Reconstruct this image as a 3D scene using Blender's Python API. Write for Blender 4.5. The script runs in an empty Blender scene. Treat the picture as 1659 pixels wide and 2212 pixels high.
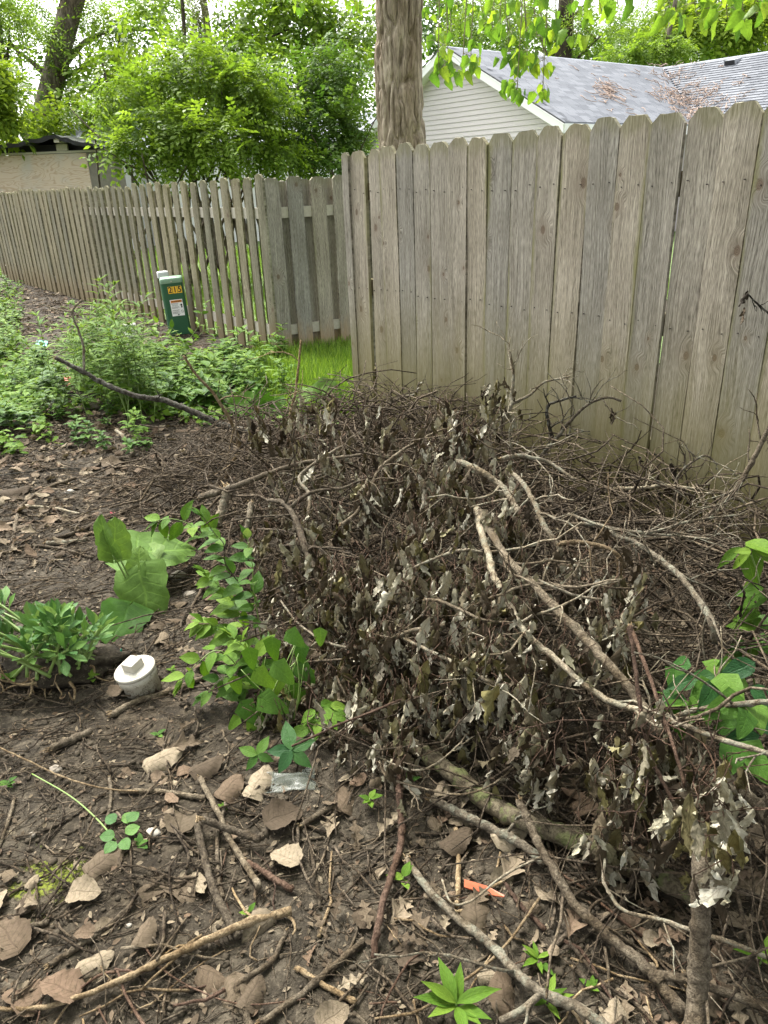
import bpy, math, random
import numpy as np
from mathutils import Vector, Matrix

random.seed(7)
rng = np.random.default_rng(11)
scene = bpy.context.scene
COL = scene.collection

# ------------------------------------------------------------------ camera
CAM_H, PITCH, ROLL = 1.36, math.radians(24.0), math.radians(2.2)
FOC, CX, CY = 1600.0, 829.5, 1106.0          # focal length and centre in 1659 x 2212 picture units
fwd = np.array([0, math.cos(PITCH), -math.sin(PITCH)])
r0 = np.array([1.0, 0, 0]); u0 = np.cross(r0, fwd)
RGT = r0 * math.cos(ROLL) - u0 * math.sin(ROLL)
UPV = u0 * math.cos(ROLL) + r0 * math.sin(ROLL)
EYE = np.array([0, 0, CAM_H])
cd = bpy.data.cameras.new("camera"); cam = bpy.data.objects.new("camera", cd); COL.objects.link(cam)
cd.sensor_fit = 'VERTICAL'; cd.sensor_height = 24.0; cd.lens = 24.0 * FOC / 2212.0
cd.clip_start = 0.05; cd.clip_end = 2000
cam.matrix_world = Matrix(((RGT[0], UPV[0], -fwd[0], 0), (RGT[1], UPV[1], -fwd[1], 0), (RGT[2], UPV[2], -fwd[2], CAM_H), (0, 0, 0, 1)))
scene.camera = cam

# ------------------------------------------------------------------ sky, sun, exposure
SUN_EL, SUN_AZ = math.radians(58), math.radians(-35)      # azimuth from +Y towards +X
w = bpy.data.worlds.new("World"); scene.world = w; w.use_nodes = True
wn = w.node_tree; bg = wn.nodes['Background']
sky = wn.nodes.new('ShaderNodeTexSky'); sky.sky_type = 'NISHITA'; sky.sun_disc = False
sky.sun_elevation = SUN_EL; sky.sun_rotation = SUN_AZ
sky.air_density = 1.2; sky.dust_density = 6.0; sky.ozone_density = 1.0
hs = wn.nodes.new('ShaderNodeHueSaturation'); hs.inputs['Saturation'].default_value = 0.2
wn.links.new(sky.outputs[0], hs.inputs['Color']); wn.links.new(hs.outputs[0], bg.inputs['Color'])
bg.inputs['Strength'].default_value = 0.15
sl = bpy.data.lights.new("sun", 'SUN'); sl.energy = 1.5; sl.angle = math.radians(11); sl.color = (1.0, 0.96, 0.9)
sun = bpy.data.objects.new("sun", sl); COL.objects.link(sun)
sd_ = Vector((math.sin(SUN_AZ) * math.cos(SUN_EL), math.cos(SUN_AZ) * math.cos(SUN_EL), math.sin(SUN_EL)))
sun.rotation_euler = (-sd_).to_track_quat('-Z', 'Y').to_euler()
scene.view_settings.view_transform = 'Standard'; scene.view_settings.look = 'None'
scene.view_settings.gamma = 1.0; scene.view_settings.use_curve_mapping = False
scene.view_settings.exposure = 2.1

# ------------------------------------------------------------------ picture -> place helpers
def nrm(v):
    v = np.asarray(v, float); return v / (np.linalg.norm(v, axis=-1, keepdims=True) + 1e-12)
def ray(x, y): return RGT * (x - CX) / FOC - UPV * (y - CY) / FOC + fwd
def gnd(x, y, z=0.0):
    d = ray(x, y); return EYE + d * ((z - CAM_H) / d[2])
def at(x, y, dist):                                     # point on the ray at a horizontal distance
    d = ray(x, y); return EYE + d * (dist / math.hypot(d[0], d[1]))
def V(x, y, gx, gy):                                    # above the ground point seen at (gx, gy)
    g = gnd(gx, gy); return at(x, y, math.hypot(g[0], g[1]))
def proj(p):
    v = np.asarray(p) - EYE; z = v @ fwd
    return CX + FOC * (v @ RGT) / z, CY - FOC * (v @ UPV) / z

def _h(ix, iy, iz, seed):
    ix, iy, iz = np.atleast_1d(ix), np.atleast_1d(iy), np.atleast_1d(iz)
    n = (ix * 374761393 + iy * 668265263 + iz * 2147483647 + seed * 1274126177) & 0xFFFFFFFF
    n = ((n ^ (n >> 13)) * 1274126177) & 0xFFFFFFFF
    n = ((n ^ (n >> 16)) * 2246822519) & 0xFFFFFFFF
    return ((n ^ (n >> 15)) & 0xFFFF) / 65535.0
def vnoise(x, y, z=None, seed=0):
    x = np.asarray(x, float); y = np.asarray(y, float); z = np.zeros_like(x) if z is None else np.asarray(z, float)
    ix, iy, iz = np.floor(x).astype(np.int64), np.floor(y).astype(np.int64), np.floor(z).astype(np.int64)
    fx, fy, fz = x - ix, y - iy, z - iz
    fx, fy, fz = [f * f * (3 - 2 * f) for f in (fx, fy, fz)]
    out = 0
    for a in (0, 1):
        for b in (0, 1):
            for c in (0, 1):
                out = out + _h(ix + a, iy + b, iz + c, seed) * (fx if a else 1 - fx) * (fy if b else 1 - fy) * (fz if c else 1 - fz)
    return (out * 2 - 1).reshape(np.shape(x))
def fbm(x, y, z=None, seed=0, oct=4):
    s, a = 0, 1.0
    for i in range(oct):
        k = 2.03 ** i
        s = s + a * vnoise(np.asarray(x) * k, np.asarray(y) * k, None if z is None else np.asarray(z) * k, seed + i); a *= 0.5
    return s

# fence frame: U runs along the tall fence to the right and nearer, NV points away from the camera
UF = np.array([0.61116231, -0.79150529]); NV = np.array([0.79150529, 0.61116231])
P0 = gnd(770, 890)[:2]
def sd(x, y):
    return (x - P0[0]) * UF[0] + (y - P0[1]) * UF[1], -((x - P0[0]) * NV[0] + (y - P0[1]) * NV[1])
def smooth(a, b, x):
    t = np.clip((x - a) / (b - a), 0, 1); return t * t * (3 - 2 * t)
def groundz(x, y):
    x = np.asarray(x, float); y = np.asarray(y, float)
    near = 1 - smooth(7, 14, np.hypot(x, y))
    return near * (0.03 * vnoise(x * 0.9, y * 0.9, seed=3) + 0.014 * fbm(x * 4, y * 4, seed=9, oct=3) + 0.006 * fbm(x * 17, y * 17, seed=21, oct=3)
                   + 0.05 * np.exp(-(((x + 1.22) / 0.3) ** 2 + ((y - 2.2) / 0.22) ** 2)))
def pile(x, y):                                          # upper surface of the heap of cut branches
    s, d = sd(np.asarray(x, float), np.asarray(y, float))
    prof = np.where(d < 0.7, 0.55 + 0.45 * smooth(-0.05, 0.6, d), np.sqrt(np.clip(1 - ((d - 0.7) / 1.02) ** 2, 0, 1)))
    return 0.42 * prof * smooth(-0.25, 0.9, s) * (1 - 0.12 * smooth(2.2, 3.2, s)) * (d > -0.02)
def top(x, y): return groundz(x, y) + pile(x, y)
def on(x, y, lift=0.0, usepile=True):                    # where the ray meets ground or heap, raised by lift
    d = ray(x, y); f = top if usepile else groundz
    t0, t1 = 0.4, 40.0
    ts = np.concatenate([np.linspace(0.4, 8, 900), np.linspace(8, 40, 300)])
    p = EYE + d * ts[:, None]
    below = p[:, 2] < f(p[:, 0], p[:, 1]) + lift
    i = int(np.argmax(below)) if below.any() else len(ts) - 1
    return p[i]

# ------------------------------------------------------------------ mesh helpers
LFREG = {}
def mesh_np(name, Vv, F, mats=(), mi=None, smooth_=True, rnd=None, lf=None):
    me = bpy.data.meshes.new(name)
    if lf is None and id(Vv) in LFREG: lf = LFREG[id(Vv)][1]
    Vv = np.ascontiguousarray(Vv, np.float32); F = np.ascontiguousarray(F, np.int32)
    k = F.shape[1]
    me.vertices.add(len(Vv)); me.vertices.foreach_set('co', Vv.ravel())
    me.loops.add(F.size); me.loops.foreach_set('vertex_index', F.ravel())
    me.polygons.add(len(F)); me.polygons.foreach_set('loop_start', np.arange(0, F.size, k, dtype=np.int32))
    me.polygons.foreach_set('use_smooth', np.full(len(F), bool(smooth_)))
    if mi is not None: me.polygons.foreach_set('material_index', np.asarray(mi, np.int32))
    for m in mats: me.materials.append(m)
    if rnd is not None:
        a = me.attributes.new('rnd', 'FLOAT', 'POINT'); a.data.foreach_set('value', np.asarray(rnd, np.float32))
    if lf is not None:
        a = me.attributes.new('lf', 'FLOAT_VECTOR', 'POINT'); a.data.foreach_set('vector', np.ascontiguousarray(np.column_stack([lf, np.zeros(len(lf))]), np.float32).ravel())
    me.update(calc_edges=True); me.validate()
    return me
class Acc:
    def __init__(s): s.V = []; s.F = []; s.R = []; s.MI = []; s.L = []; s.n = 0
    def add(s, Vv, F, rnd=0.0, mi=0, lf=None):
        Vv = np.asarray(Vv, float).reshape(-1, 3); F = np.asarray(F, int).reshape(-1, 4)
        s.V.append(Vv); s.F.append(F + s.n); s.n += len(Vv)
        s.R.append(np.broadcast_to(np.asarray(rnd, float), (len(Vv),)).copy()); s.MI.append(np.full(len(F), mi)); s.L.append(lf if lf is not None else np.full((len(Vv), 2), .37)); s.haslf = getattr(s, 'haslf', False) or lf is not None; return s
    def box(s, x0, x1, y0, y1, z0, z1, M=None, rnd=0.0, mi=0):
        v = np.array([[x, y, z] for x in (x0, x1) for y in (y0, y1) for z in (z0, z1)], float)
        if M is not None: v = v @ np.asarray(M)[:3, :3].T + np.asarray(M)[:3, 3]
        return s.add(v, [[0, 1, 3, 2], [4, 6, 7, 5], [0, 4, 5, 1], [2, 3, 7, 6], [0, 2, 6, 4], [1, 5, 7, 3]], rnd, mi)
    def mesh(s, name, mats, smooth_=True):
        return mesh_np(name, np.concatenate(s.V), np.concatenate(s.F), mats, np.concatenate(s.MI), smooth_, np.concatenate(s.R), np.concatenate(s.L) if getattr(s, 'haslf', False) else None)
def props(o, label=None, cat=None, group=None, kind=None):
    if label: o['label'] = label
    if cat: o['category'] = cat
    if group: o['group'] = group
    if kind: o['kind'] = kind
    return o
def thing(name, label, cat, loc=(0, 0, 0), group=None):
    o = bpy.data.objects.new(name, None); o.empty_display_size = 0.1; o.location = tuple(loc); COL.objects.link(o)
    return props(o, label, cat, group)
def world_of(o):
    return o.matrix_basis.copy() if o.parent is None else world_of(o.parent) @ o.matrix_parent_inverse @ o.matrix_basis
def put(name, me, parent=None, M=None, **k):             # mesh object, world placed, optionally a child of a thing
    o = bpy.data.objects.new(name, me); COL.objects.link(o)
    if parent is not None:
        o.parent = parent; o.matrix_parent_inverse = world_of(parent).inverted()
    if M is not None: o.matrix_basis = Matrix([list(map(float, r)) for r in M])
    return props(o, **k)
def copy_tree(o, parent=None):
    c = o.copy(); COL.objects.link(c)
    if parent is not None:
        mpi = o.matrix_parent_inverse.copy(); c.parent = parent; c.matrix_parent_inverse = mpi
    for ch in list(o.children): copy_tree(ch, c)
    return c

def tubes(P, R, S=5):                                    # P (N,K,3), R (N,K) -> verts, quads ; ends closed
    P = np.asarray(P, float); R = np.asarray(R, float)
    N, K, _ = P.shape
    P = np.concatenate([P[:, :1], P, P[:, -1:]], 1); R = np.concatenate([R[:, :1] * 0.02, R, R[:, -1:] * 0.02], 1)
    K += 2
    T = np.gradient(P, axis=1); T = nrm(T)
    mean = nrm(P[:, -1] - P[:, 0])
    ref = np.where(np.abs(mean[:, 2:3]) > 0.75, np.array([[1.0, 0.13, 0]]), np.array([[0.07, 0.05, 1.0]]))
    A = nrm(np.cross(T, ref[:, None, :])); B = np.cross(T, A)
    th = np.linspace(0, 2 * math.pi, S, endpoint=False)
    Vv = P[:, :, None] + R[:, :, None, None] * (A[:, :, None] * np.cos(th)[None, None, :, None] + B[:, :, None] * np.sin(th)[None, None, :, None])
    k, s = np.meshgrid(np.arange(K - 1), np.arange(S), indexing='ij')
    a = k * S + s; b = k * S + (s + 1) % S
    q = np.stack([a, b, b + S, a + S], -1).reshape(-1, 4)
    F = (np.arange(N) * K * S)[:, None, None] + q[None]
    return Vv.reshape(-1, 3), F.reshape(-1, 4)
def spline(pts, n):                                      # Catmull-Rom through pts
    p = np.asarray(pts, float); m = len(p)
    if m == 2: return p[0] + (p[1] - p[0]) * np.linspace(0, 1, n)[:, None]
    q = np.concatenate([[2 * p[0] - p[1]], p, [2 * p[-1] - p[-2]]])
    t = np.linspace(0, m - 1 - 1e-6, n); i = t.astype(int); f = (t - i)[:, None]
    a, b, c, d = q[i], q[i + 1], q[i + 2], q[i + 3]
    return 0.5 * (2 * b + (c - a) * f + (2 * a - 5 * b + 4 * c - d) * f ** 2 + (3 * b - a - 3 * c + d) * f ** 3)

# leaf templates: base at origin, length along +Y, unit length, face +Z
def leafgrid(wf, nl=8, ns=4, fold=0.12, droop=0.15, curl=0.0, crum=0.0, lob=0.0, back=0.0, seed=0):
    r = np.random.default_rng(seed)
    t = np.linspace(0, 1, nl + 1); s = np.linspace(-1, 1, ns + 1)
    T, S_ = np.meshgrid(t, s, indexing='ij')
    W = np.maximum(np.array([wf(v) for v in t]), 0.006)[:, None]
    x = S_ * W; y = T + lob * np.abs(S_) * W - back * np.abs(S_) * (1 - T) ** 4
    z = fold * np.abs(x)
    if curl:
        a = curl; z = z + (1 - np.cos(a * x)) / abs(a) * np.sign(a); x = np.sin(a * x) / a
    z = z - droop * T ** 2
    if crum:
        ph = r.uniform(0, 6, 6)
        z = z + crum * (np.sin(T * 9 + ph[0]) * np.sin(S_ * 3 + ph[1]) + 0.6 * np.sin(T * 17 + S_ * 5 + ph[2])) * (0.3 + np.abs(S_))
        x = x + crum * 0.6 * np.sin(T * 11 + S_ * 3 + ph[3]); y = y + crum * 0.4 * np.sin(S_ * 6 + T * 5 + ph[4])
    Vv = np.stack([x, y, z], -1).reshape(-1, 3)
    i, j = np.meshgrid(np.arange(nl), np.arange(ns), indexing='ij')
    a = i * (ns + 1) + j
    LFREG[id(Vv)] = (Vv, np.stack([S_, T], -1).reshape(-1, 2))
    return Vv, np.stack([a, a + 1, a + ns + 2, a + ns + 1], -1).reshape(-1, 4)
def bump(t, c, w_): return math.exp(-((t - c) / w_) ** 2)
def w_ovate(t): return 0.27 * math.sin(math.pi * t ** 0.72) ** 0.9
def w_lance(t): return 0.085 * math.sin(math.pi * t ** 0.8)
def w_spat(t): return 0.02 + 0.17 * math.exp(-((t - 0.68) / 0.3) ** 2) * (1 - t ** 8)
def w_heart(t): return 0.44 * min(1, (t / 0.10) ** 0.5) * max(0, 1 - t) ** 0.62
def w_delt(t): return 0.47 * math.sin(math.pi * min(1, t ** 0.62)) ** 0.62 * (1 + 0.06 * math.sin(43 * t) + 0.05 * math.sin(19 * t + 1))
def w_maple(t): return max(0.01, (0.10 + 0.36 * bump(t, 0.30, 0.085) + 0.26 * bump(t, 0.58, 0.08) + 0.07 * bump(t, 0.78, 0.05)) * min(1, t / 0.1) * max(0, 1 - t) ** 0.35)
def w_oak(t): return (0.14 + 0.10 * math.cos(t * 24)) * math.sin(math.pi * t ** 0.8) ** 0.6 + 0.02
def w_serr(t): return 0.25 * math.sin(math.pi * t ** 0.8) * (1 + 0.14 * ((t * 8) % 1 - 0.5))
def w_burd(t): return 0.46 * min(1, (t / 0.1) ** 0.5) * max(0, 1 - t ** 2.2) ** 0.6 * (1 + 0.05 * math.sin(26 * t))
def diamond(wd=0.28, fold=0.1):
    return np.array([[0, 0, 0], [wd, 0.45, fold], [0, 1, -0.1], [-wd, 0.45, fold]], float), np.array([[0, 1, 2, 3]])
def frames(dirs, up, scale):
    y = nrm(dirs); x = nrm(np.cross(y, up)); z = np.cross(x, y)
    return np.stack([x, y, z], -1) * np.asarray(scale, float)[..., None, None]
def bake(tmpl, pos, Rm, acc, rnd, mi=0):                 # many copies of templates into one accumulator
    pos = np.asarray(pos); pick = rng.integers(0, len(tmpl), len(pos))
    for k, (tv, tf) in enumerate(tmpl):
        sel = np.nonzero(pick == k)[0]
        if not len(sel): continue
        Vv = np.einsum('nij,vj->nvi', Rm[sel], tv) + pos[sel][:, None]
        F = tf[None] + (np.arange(len(sel)) * len(tv))[:, None, None]
        acc.add(Vv.reshape(-1, 3), F.reshape(-1, 4), np.repeat(np.asarray(rnd)[sel], len(tv)), mi, np.tile(LFREG[id(tv)][1], (len(sel), 1)) if id(tv) in LFREG else None)
def mat4(pos, R3):
    M = np.eye(4); M[:3, :3] = R3; M[:3, 3] = pos; return M
def rand_dir(n): return nrm(rng.normal(size=(n, 3)))

# ------------------------------------------------------------------ materials
def N(nt, t, ins=None, **a):
    n = nt.nodes.new('ShaderNode' + t)
    for k, v in a.items(): setattr(n, k, v)
    for k, v in (ins or {}).items():
        s = n.inputs[k]
        if isinstance(v, bpy.types.NodeSocket): nt.links.new(v, s)
        else: s.default_value = v
    return n
def new_mat(name):
    m = bpy.data.materials.new(name); m.use_nodes = True; nt = m.node_tree
    return m, nt, nt.nodes['Principled BSDF']
def math_(nt, op, a, b=0.0, c=0.0, clamp=False):
    return N(nt, 'Math', {0: a, 1: b, 2: c}, operation=op, use_clamp=clamp).outputs[0]
def mixc(nt, f, a, b, blend='MIX'):
    return N(nt, 'MixRGB', {'Fac': f, 'Color1': a, 'Color2': b}, blend_type=blend).outputs[0]
def c4(c): return (c[0], c[1], c[2], 1.0)
def ramp(nt, f, stops, interp='LINEAR'):
    n = N(nt, 'ValToRGB', {'Fac': f}); cr = n.color_ramp; cr.interpolation = interp
    while len(cr.elements) < len(stops): cr.elements.new(0.5)
    for e, (p, c) in zip(cr.elements, stops): e.position = p; e.color = c4(c) if not isinstance(c, float) else (c, c, c, 1)
    return n.outputs[0]
def noise_(nt, vec, scale, detail=4, rough=0.55, dist=0.0):
    n = N(nt, 'TexNoise', {'Vector': vec, 'Scale': scale, 'Detail': detail, 'Roughness': rough, 'Distortion': dist}); return n.outputs['Fac']
def mapr(nt, v, a, b, c=0.0, d=1.0):
    return N(nt, 'MapRange', {0: v, 1: a, 2: b, 3: c, 4: d}, interpolation_type='SMOOTHSTEP').outputs[0]
def rndval(nt):
    a = N(nt, 'Attribute', attribute_name='rnd').outputs['Fac']; o = N(nt, 'ObjectInfo').outputs['Random']
    return math_(nt, 'FRACT', math_(nt, 'ADD', a, o))
def bumpn(nt, bs, h, st=0.5, dist=0.01):
    b = N(nt, 'Bump', {'Height': h, 'Strength': st, 'Distance': dist}); nt.links.new(b.outputs[0], bs.inputs['Normal'])

def plain(name, col, rough=0.6, var=0.15, scale=20, spec=0.4, metal=0.0, bump=0.2):
    m, nt, bs = new_mat(name); tc = N(nt, 'TexCoord').outputs['Object']
    n1 = noise_(nt, tc, scale, 5)
    c = mixc(nt, n1, c4([x * (1 - var) for x in col]), c4([min(1, x * (1 + var)) for x in col]))
    nt.links.new(c, bs.inputs['Base Color']); bs.inputs['Roughness'].default_value = rough
    bs.inputs['Specular IOR Level'].default_value = spec; bs.inputs['Metallic'].default_value = metal
    if bump: bumpn(nt, bs, n1, bump, 0.004)
    return m
def leafmat(name, cols, back=None, trans=0.35, rough=0.5, spec=0.22, vein=0.35, spots=0.0, nv=7.0, tint=(1.0, 1.0, 0.5)):
    m, nt, bs = new_mat(name); r = rndval(nt)
    k = len(cols)
    c = ramp(nt, r, [(i / max(1, k - 1), cc) for i, cc in enumerate(cols)])
    tc = N(nt, 'TexCoord').outputs['Object']
    lf = N(nt, 'SeparateXYZ', {0: N(nt, 'Attribute', attribute_name='lf').outputs['Vector']}); s_, t_ = lf.outputs[0], lf.outputs[1]
    ab = math_(nt, 'ABSOLUTE', s_)
    lv = N(nt, 'CombineXYZ', {0: s_, 1: math_(nt, 'MULTIPLY', t_, 2.0), 2: math_(nt, 'MULTIPLY', r, 40.0)}).outputs[0]
    n1 = noise_(nt, lv, 4.5, 5, 0.65); n2 = noise_(nt, tc, 45, 3)
    c = mixc(nt, math_(nt, 'MULTIPLY', mapr(nt, n1, 0.35, 0.65), 0.6), c, mixc(nt, 1.0, c, (0.66, 0.68, 0.6, 1), 'MULTIPLY'))
    c = mixc(nt, math_(nt, 'MULTIPLY', mapr(nt, n2, 0.4, 0.65), 0.3), c, mixc(nt, 1.0, c, (1.25, 1.22, 1.1, 1), 'MULTIPLY'))
    if spots:
        c = mixc(nt, math_(nt, 'MULTIPLY', mapr(nt, n1, 0.56, 0.70), spots), c, (0.06, 0.047, 0.032, 1))
    if back:
        g = N(nt, 'NewGeometry').outputs['Backfacing']
        kb = len(back)
        cb = ramp(nt, r, [(i / max(1, kb - 1), cc) for i, cc in enumerate(back)])
        cb = mixc(nt, math_(nt, 'MULTIPLY', mapr(nt, n1, 0.35, 0.65), 0.5), cb, mixc(nt, 1.0, cb, (0.62, 0.6, 0.54, 1), 'MULTIPLY'))
        c = mixc(nt, g, c, cb)
    mid = mapr(nt, ab, 0.09, 0.0)
    sv = math_(nt, 'SINE', math_(nt, 'MULTIPLY', math_(nt, 'SUBTRACT', t_, math_(nt, 'MULTIPLY', ab, 0.22)), nv * 6.283))
    sv = math_(nt, 'MULTIPLY', mapr(nt, sv, 0.80, 1.0), mapr(nt, ab, 1.0, 0.5))
    vv = math_(nt, 'MAXIMUM', mid, math_(nt, 'MULTIPLY', sv, 0.7))
    if vein: c = mixc(nt, math_(nt, 'MULTIPLY', vv, abs(vein)), c, mixc(nt, 1.0, c, (1.7, 1.6, 1.5, 1) if vein > 0 else (0.5, 0.48, 0.45, 1), 'MULTIPLY'))
    nt.links.new(c, bs.inputs['Base Color']); bs.inputs['Roughness'].default_value = rough
    bs.inputs['Specular IOR Level'].default_value = spec
    bumpn(nt, bs, math_(nt, 'ADD', n1, math_(nt, 'MULTIPLY', vv, -0.4)), 0.5, 0.004)
    out = nt.nodes['Material Output']
    if trans:
        t = N(nt, 'BsdfTranslucent', {'Color': mixc(nt, 1.0, c, c4(tint), 'MULTIPLY')})
        mx = N(nt, 'MixShader', {0: trans}); nt.links.new(bs.outputs[0], mx.inputs[1]); nt.links.new(t.outputs[0], mx.inputs[2])
        nt.links.new(mx.outputs[0], out.inputs['Surface'])
    return m
def barkmat(name, a, b, lichen=None, scale=70, amount=0.5, stretch=None):
    m, nt, bs = new_mat(name); tc = N(nt, 'TexCoord').outputs['Object']; r = rndval(nt)
    if stretch: tc = N(nt, 'Mapping', {0: tc, 'Scale': stretch}).outputs[0]
    n1 = noise_(nt, tc, scale, 6, 0.7, 0.6); n2 = noise_(nt, tc, scale * 3.5, 4, 0.6); n0 = noise_(nt, tc, scale * 0.2, 3)
    c = mixc(nt, mapr(nt, n1, 0.36, 0.64), c4(a), c4(b))
    c = mixc(nt, mapr(nt, n0, 0.4, 0.65), c, mixc(nt, 1.0, c, (0.62, 0.57, 0.5, 1), 'MULTIPLY'))
    c = mixc(nt, math_(nt, 'MULTIPLY', mapr(nt, n2, 0.45, 0.62), 0.55), c, mixc(nt, 1.0, c, (0.35, 0.33, 0.3, 1), 'MULTIPLY'))
    c = mixc(nt, 1.0, c, ramp(nt, r, [(0, (0.5, 0.48, 0.46)), (0.6, (1.0, 0.98, 0.95)), (1, (1.3, 1.27, 1.2))]), 'MULTIPLY')
    if lichen:
        n3 = noise_(nt, tc, scale * 0.45, 5, 0.7)
        c = mixc(nt, math_(nt, 'MULTIPLY', mapr(nt, n3, 0.5, 0.6), amount), c, c4(lichen))
    nt.links.new(c, bs.inputs['Base Color']); bs.inputs['Roughness'].default_value = 0.88; bs.inputs['Specular IOR Level'].default_value = 0.15
    bumpn(nt, bs, math_(nt, 'ADD', n1, math_(nt, 'MULTIPLY', n2, 0.6)), 0.9, 0.008)
    return m
def woodmat(name, lo, mid, hi, algae, edge_amt, knots=0.45, low=0.55, dark_bottom=None, grain=1.0):
    m, nt, bs = new_mat(name)
    tc = N(nt, 'TexCoord'); ob = N(nt, 'SeparateXYZ', {0: tc.outputs['Object']}); ge = N(nt, 'SeparateXYZ', {0: tc.outputs['Generated']})
    r = rndval(nt); x, z = ob.outputs[0], ob.outputs[2]
    xr = math_(nt, 'ADD', x, math_(nt, 'MULTIPLY', r, 31.7)); zr = math_(nt, 'ADD', z, math_(nt, 'MULTIPLY', r, 57.3))
    kv = N(nt, 'CombineXYZ', {0: math_(nt, 'MULTIPLY', xr, 5.0), 1: math_(nt, 'MULTIPLY', zr, 3.4)}).outputs[0]
    vo = N(nt, 'TexVoronoi', {'Vector': kv, 'Scale': 1.0}, voronoi_dimensions='2D')
    d = vo.outputs['Distance']; vc = N(nt, 'SeparateColor', {0: vo.outputs['Color']})
    has = math_(nt, 'GREATER_THAN', vc.outputs[0], 1 - knots)
    size = math_(nt, 'MULTIPLY_ADD', vc.outputs[1], 0.045, 0.025)
    kn = math_(nt, 'MULTIPLY', has, mapr(nt, math_(nt, 'DIVIDE', d, size), 1.25, 0.8))
    halo = math_(nt, 'MULTIPLY', has, mapr(nt, math_(nt, 'DIVIDE', d, size), 5.0, 0.9))
    # grain lines, pushed aside round the knots
    lowv = N(nt, 'CombineXYZ', {0: math_(nt, 'MULTIPLY', xr, 7.0), 1: math_(nt, 'MULTIPLY', zr, 1.1), 2: r}).outputs[0]
    nl = noise_(nt, lowv, 1.0, 2)
    g = math_(nt, 'ADD', math_(nt, 'MULTIPLY', xr, 1.0), math_(nt, 'MULTIPLY', nl, 0.09))
    g = math_(nt, 'ADD', g, math_(nt, 'MULTIPLY', halo, math_(nt, 'MULTIPLY', d, 0.22)))
    gv = N(nt, 'CombineXYZ', {0: math_(nt, 'MULTIPLY', g, 190.0 * grain), 1: math_(nt, 'MULTIPLY', zr, 2.2), 2: 0.0}).outputs[0]
    gr = noise_(nt, gv, 1.0, 4, 0.65)
    gv2 = N(nt, 'CombineXYZ', {0: math_(nt, 'MULTIPLY', g, 420.0), 1: math_(nt, 'MULTIPLY', zr, 26.0), 2: 3.0}).outputs[0]
    g2 = noise_(nt, gv2, 1.0, 3, 0.6)
    gg = math_(nt, 'ADD', math_(nt, 'MULTIPLY', gr, 0.5), math_(nt, 'MULTIPLY', g2, 0.5))
    c = ramp(nt, gg, [(0.38, lo), (0.49, mid), (0.60, hi)])
    pv = N(nt, 'CombineXYZ', {0: math_(nt, 'MULTIPLY', xr, 9.0), 1: math_(nt, 'MULTIPLY', zr, 2.2), 2: 7.0}).outputs[0]
    pn = noise_(nt, pv, 1.0, 4, 0.6)
    c = mixc(nt, mapr(nt, pn, 0.35, 0.65), mixc(nt, 1.0, c, (0.80, 0.79, 0.77, 1), 'MULTIPLY'), c)
    # per board tone
    tone = math_(nt, 'FRACT', math_(nt, 'MULTIPLY', r, 7.31))
    c = mixc(nt, 1.0, c, ramp(nt, tone, [(0, (0.80, 0.81, 0.82)), (0.5, (1.0, 0.97, 0.93)), (1, (1.12, 1.06, 0.97))]), 'MULTIPLY')
    c = mixc(nt, math_(nt, 'MULTIPLY', halo, 0.3), c, (0.16, 0.12, 0.085, 1))
    ring = math_(nt, 'SINE', math_(nt, 'MULTIPLY', d, 260.0))
    kc = mixc(nt, math_(nt, 'MULTIPLY_ADD', ring, 0.3, 0.5), (0.075, 0.055, 0.04, 1), (0.17, 0.12, 0.08, 1))
    c = mixc(nt, math_(nt, 'MULTIPLY', kn, 0.85), c, kc)
    # green algae along some edges and in a rising tide mark from the soil
    es = math_(nt, 'MULTIPLY', math_(nt, 'SUBTRACT', ge.outputs[0], 0.5), 2.0)
    es = math_(nt, 'MULTIPLY', es, math_(nt, 'MULTIPLY_ADD', math_(nt, 'GREATER_THAN', math_(nt, 'FRACT', math_(nt, 'MULTIPLY', r, 17.3)), 0.5), 2.0, -1.0))
    e = math_(nt, 'MAXIMUM', es, math_(nt, 'MULTIPLY', es, -0.8))
    side = math_(nt, 'GREATER_THAN', math_(nt, 'FRACT', math_(nt, 'MULTIPLY', r, 3.7)), 0.35)
    av = N(nt, 'CombineXYZ', {0: math_(nt, 'MULTIPLY', xr, 12.0), 1: math_(nt, 'MULTIPLY', zr, 2.0), 2: 1.0}).outputs[0]
    an = noise_(nt, av, 1.0, 5, 0.65)
    em = math_(nt, 'MULTIPLY', mapr(nt, math_(nt, 'MULTIPLY_ADD', an, 1.5, e), 1.45, 1.95), math_(nt, 'MULTIPLY', side, edge_amt))
    c = mixc(nt, em, c, c4(algae))
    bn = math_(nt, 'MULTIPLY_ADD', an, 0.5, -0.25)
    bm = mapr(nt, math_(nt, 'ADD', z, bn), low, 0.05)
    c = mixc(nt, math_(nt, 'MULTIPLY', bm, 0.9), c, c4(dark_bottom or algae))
    tm = mapr(nt, math_(nt, 'MULTIPLY_ADD', an, 0.14, math_(nt, 'SUBTRACT', ge.outputs[2], 0.06)), 0.955, 1.0)
    c = mixc(nt, math_(nt, 'MULTIPLY', tm, 0.45), c, c4([v * 0.9 for v in algae]))
    nt.links.new(c, bs.inputs['Base Color']); bs.inputs['Roughness'].default_value = 0.85; bs.inputs['Specular IOR Level'].default_value = 0.2
    bumpn(nt, bs, math_(nt, 'SUBTRACT', gg, math_(nt, 'MULTIPLY', kn, 0.3)), 0.7, 0.003)
    return m

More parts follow.
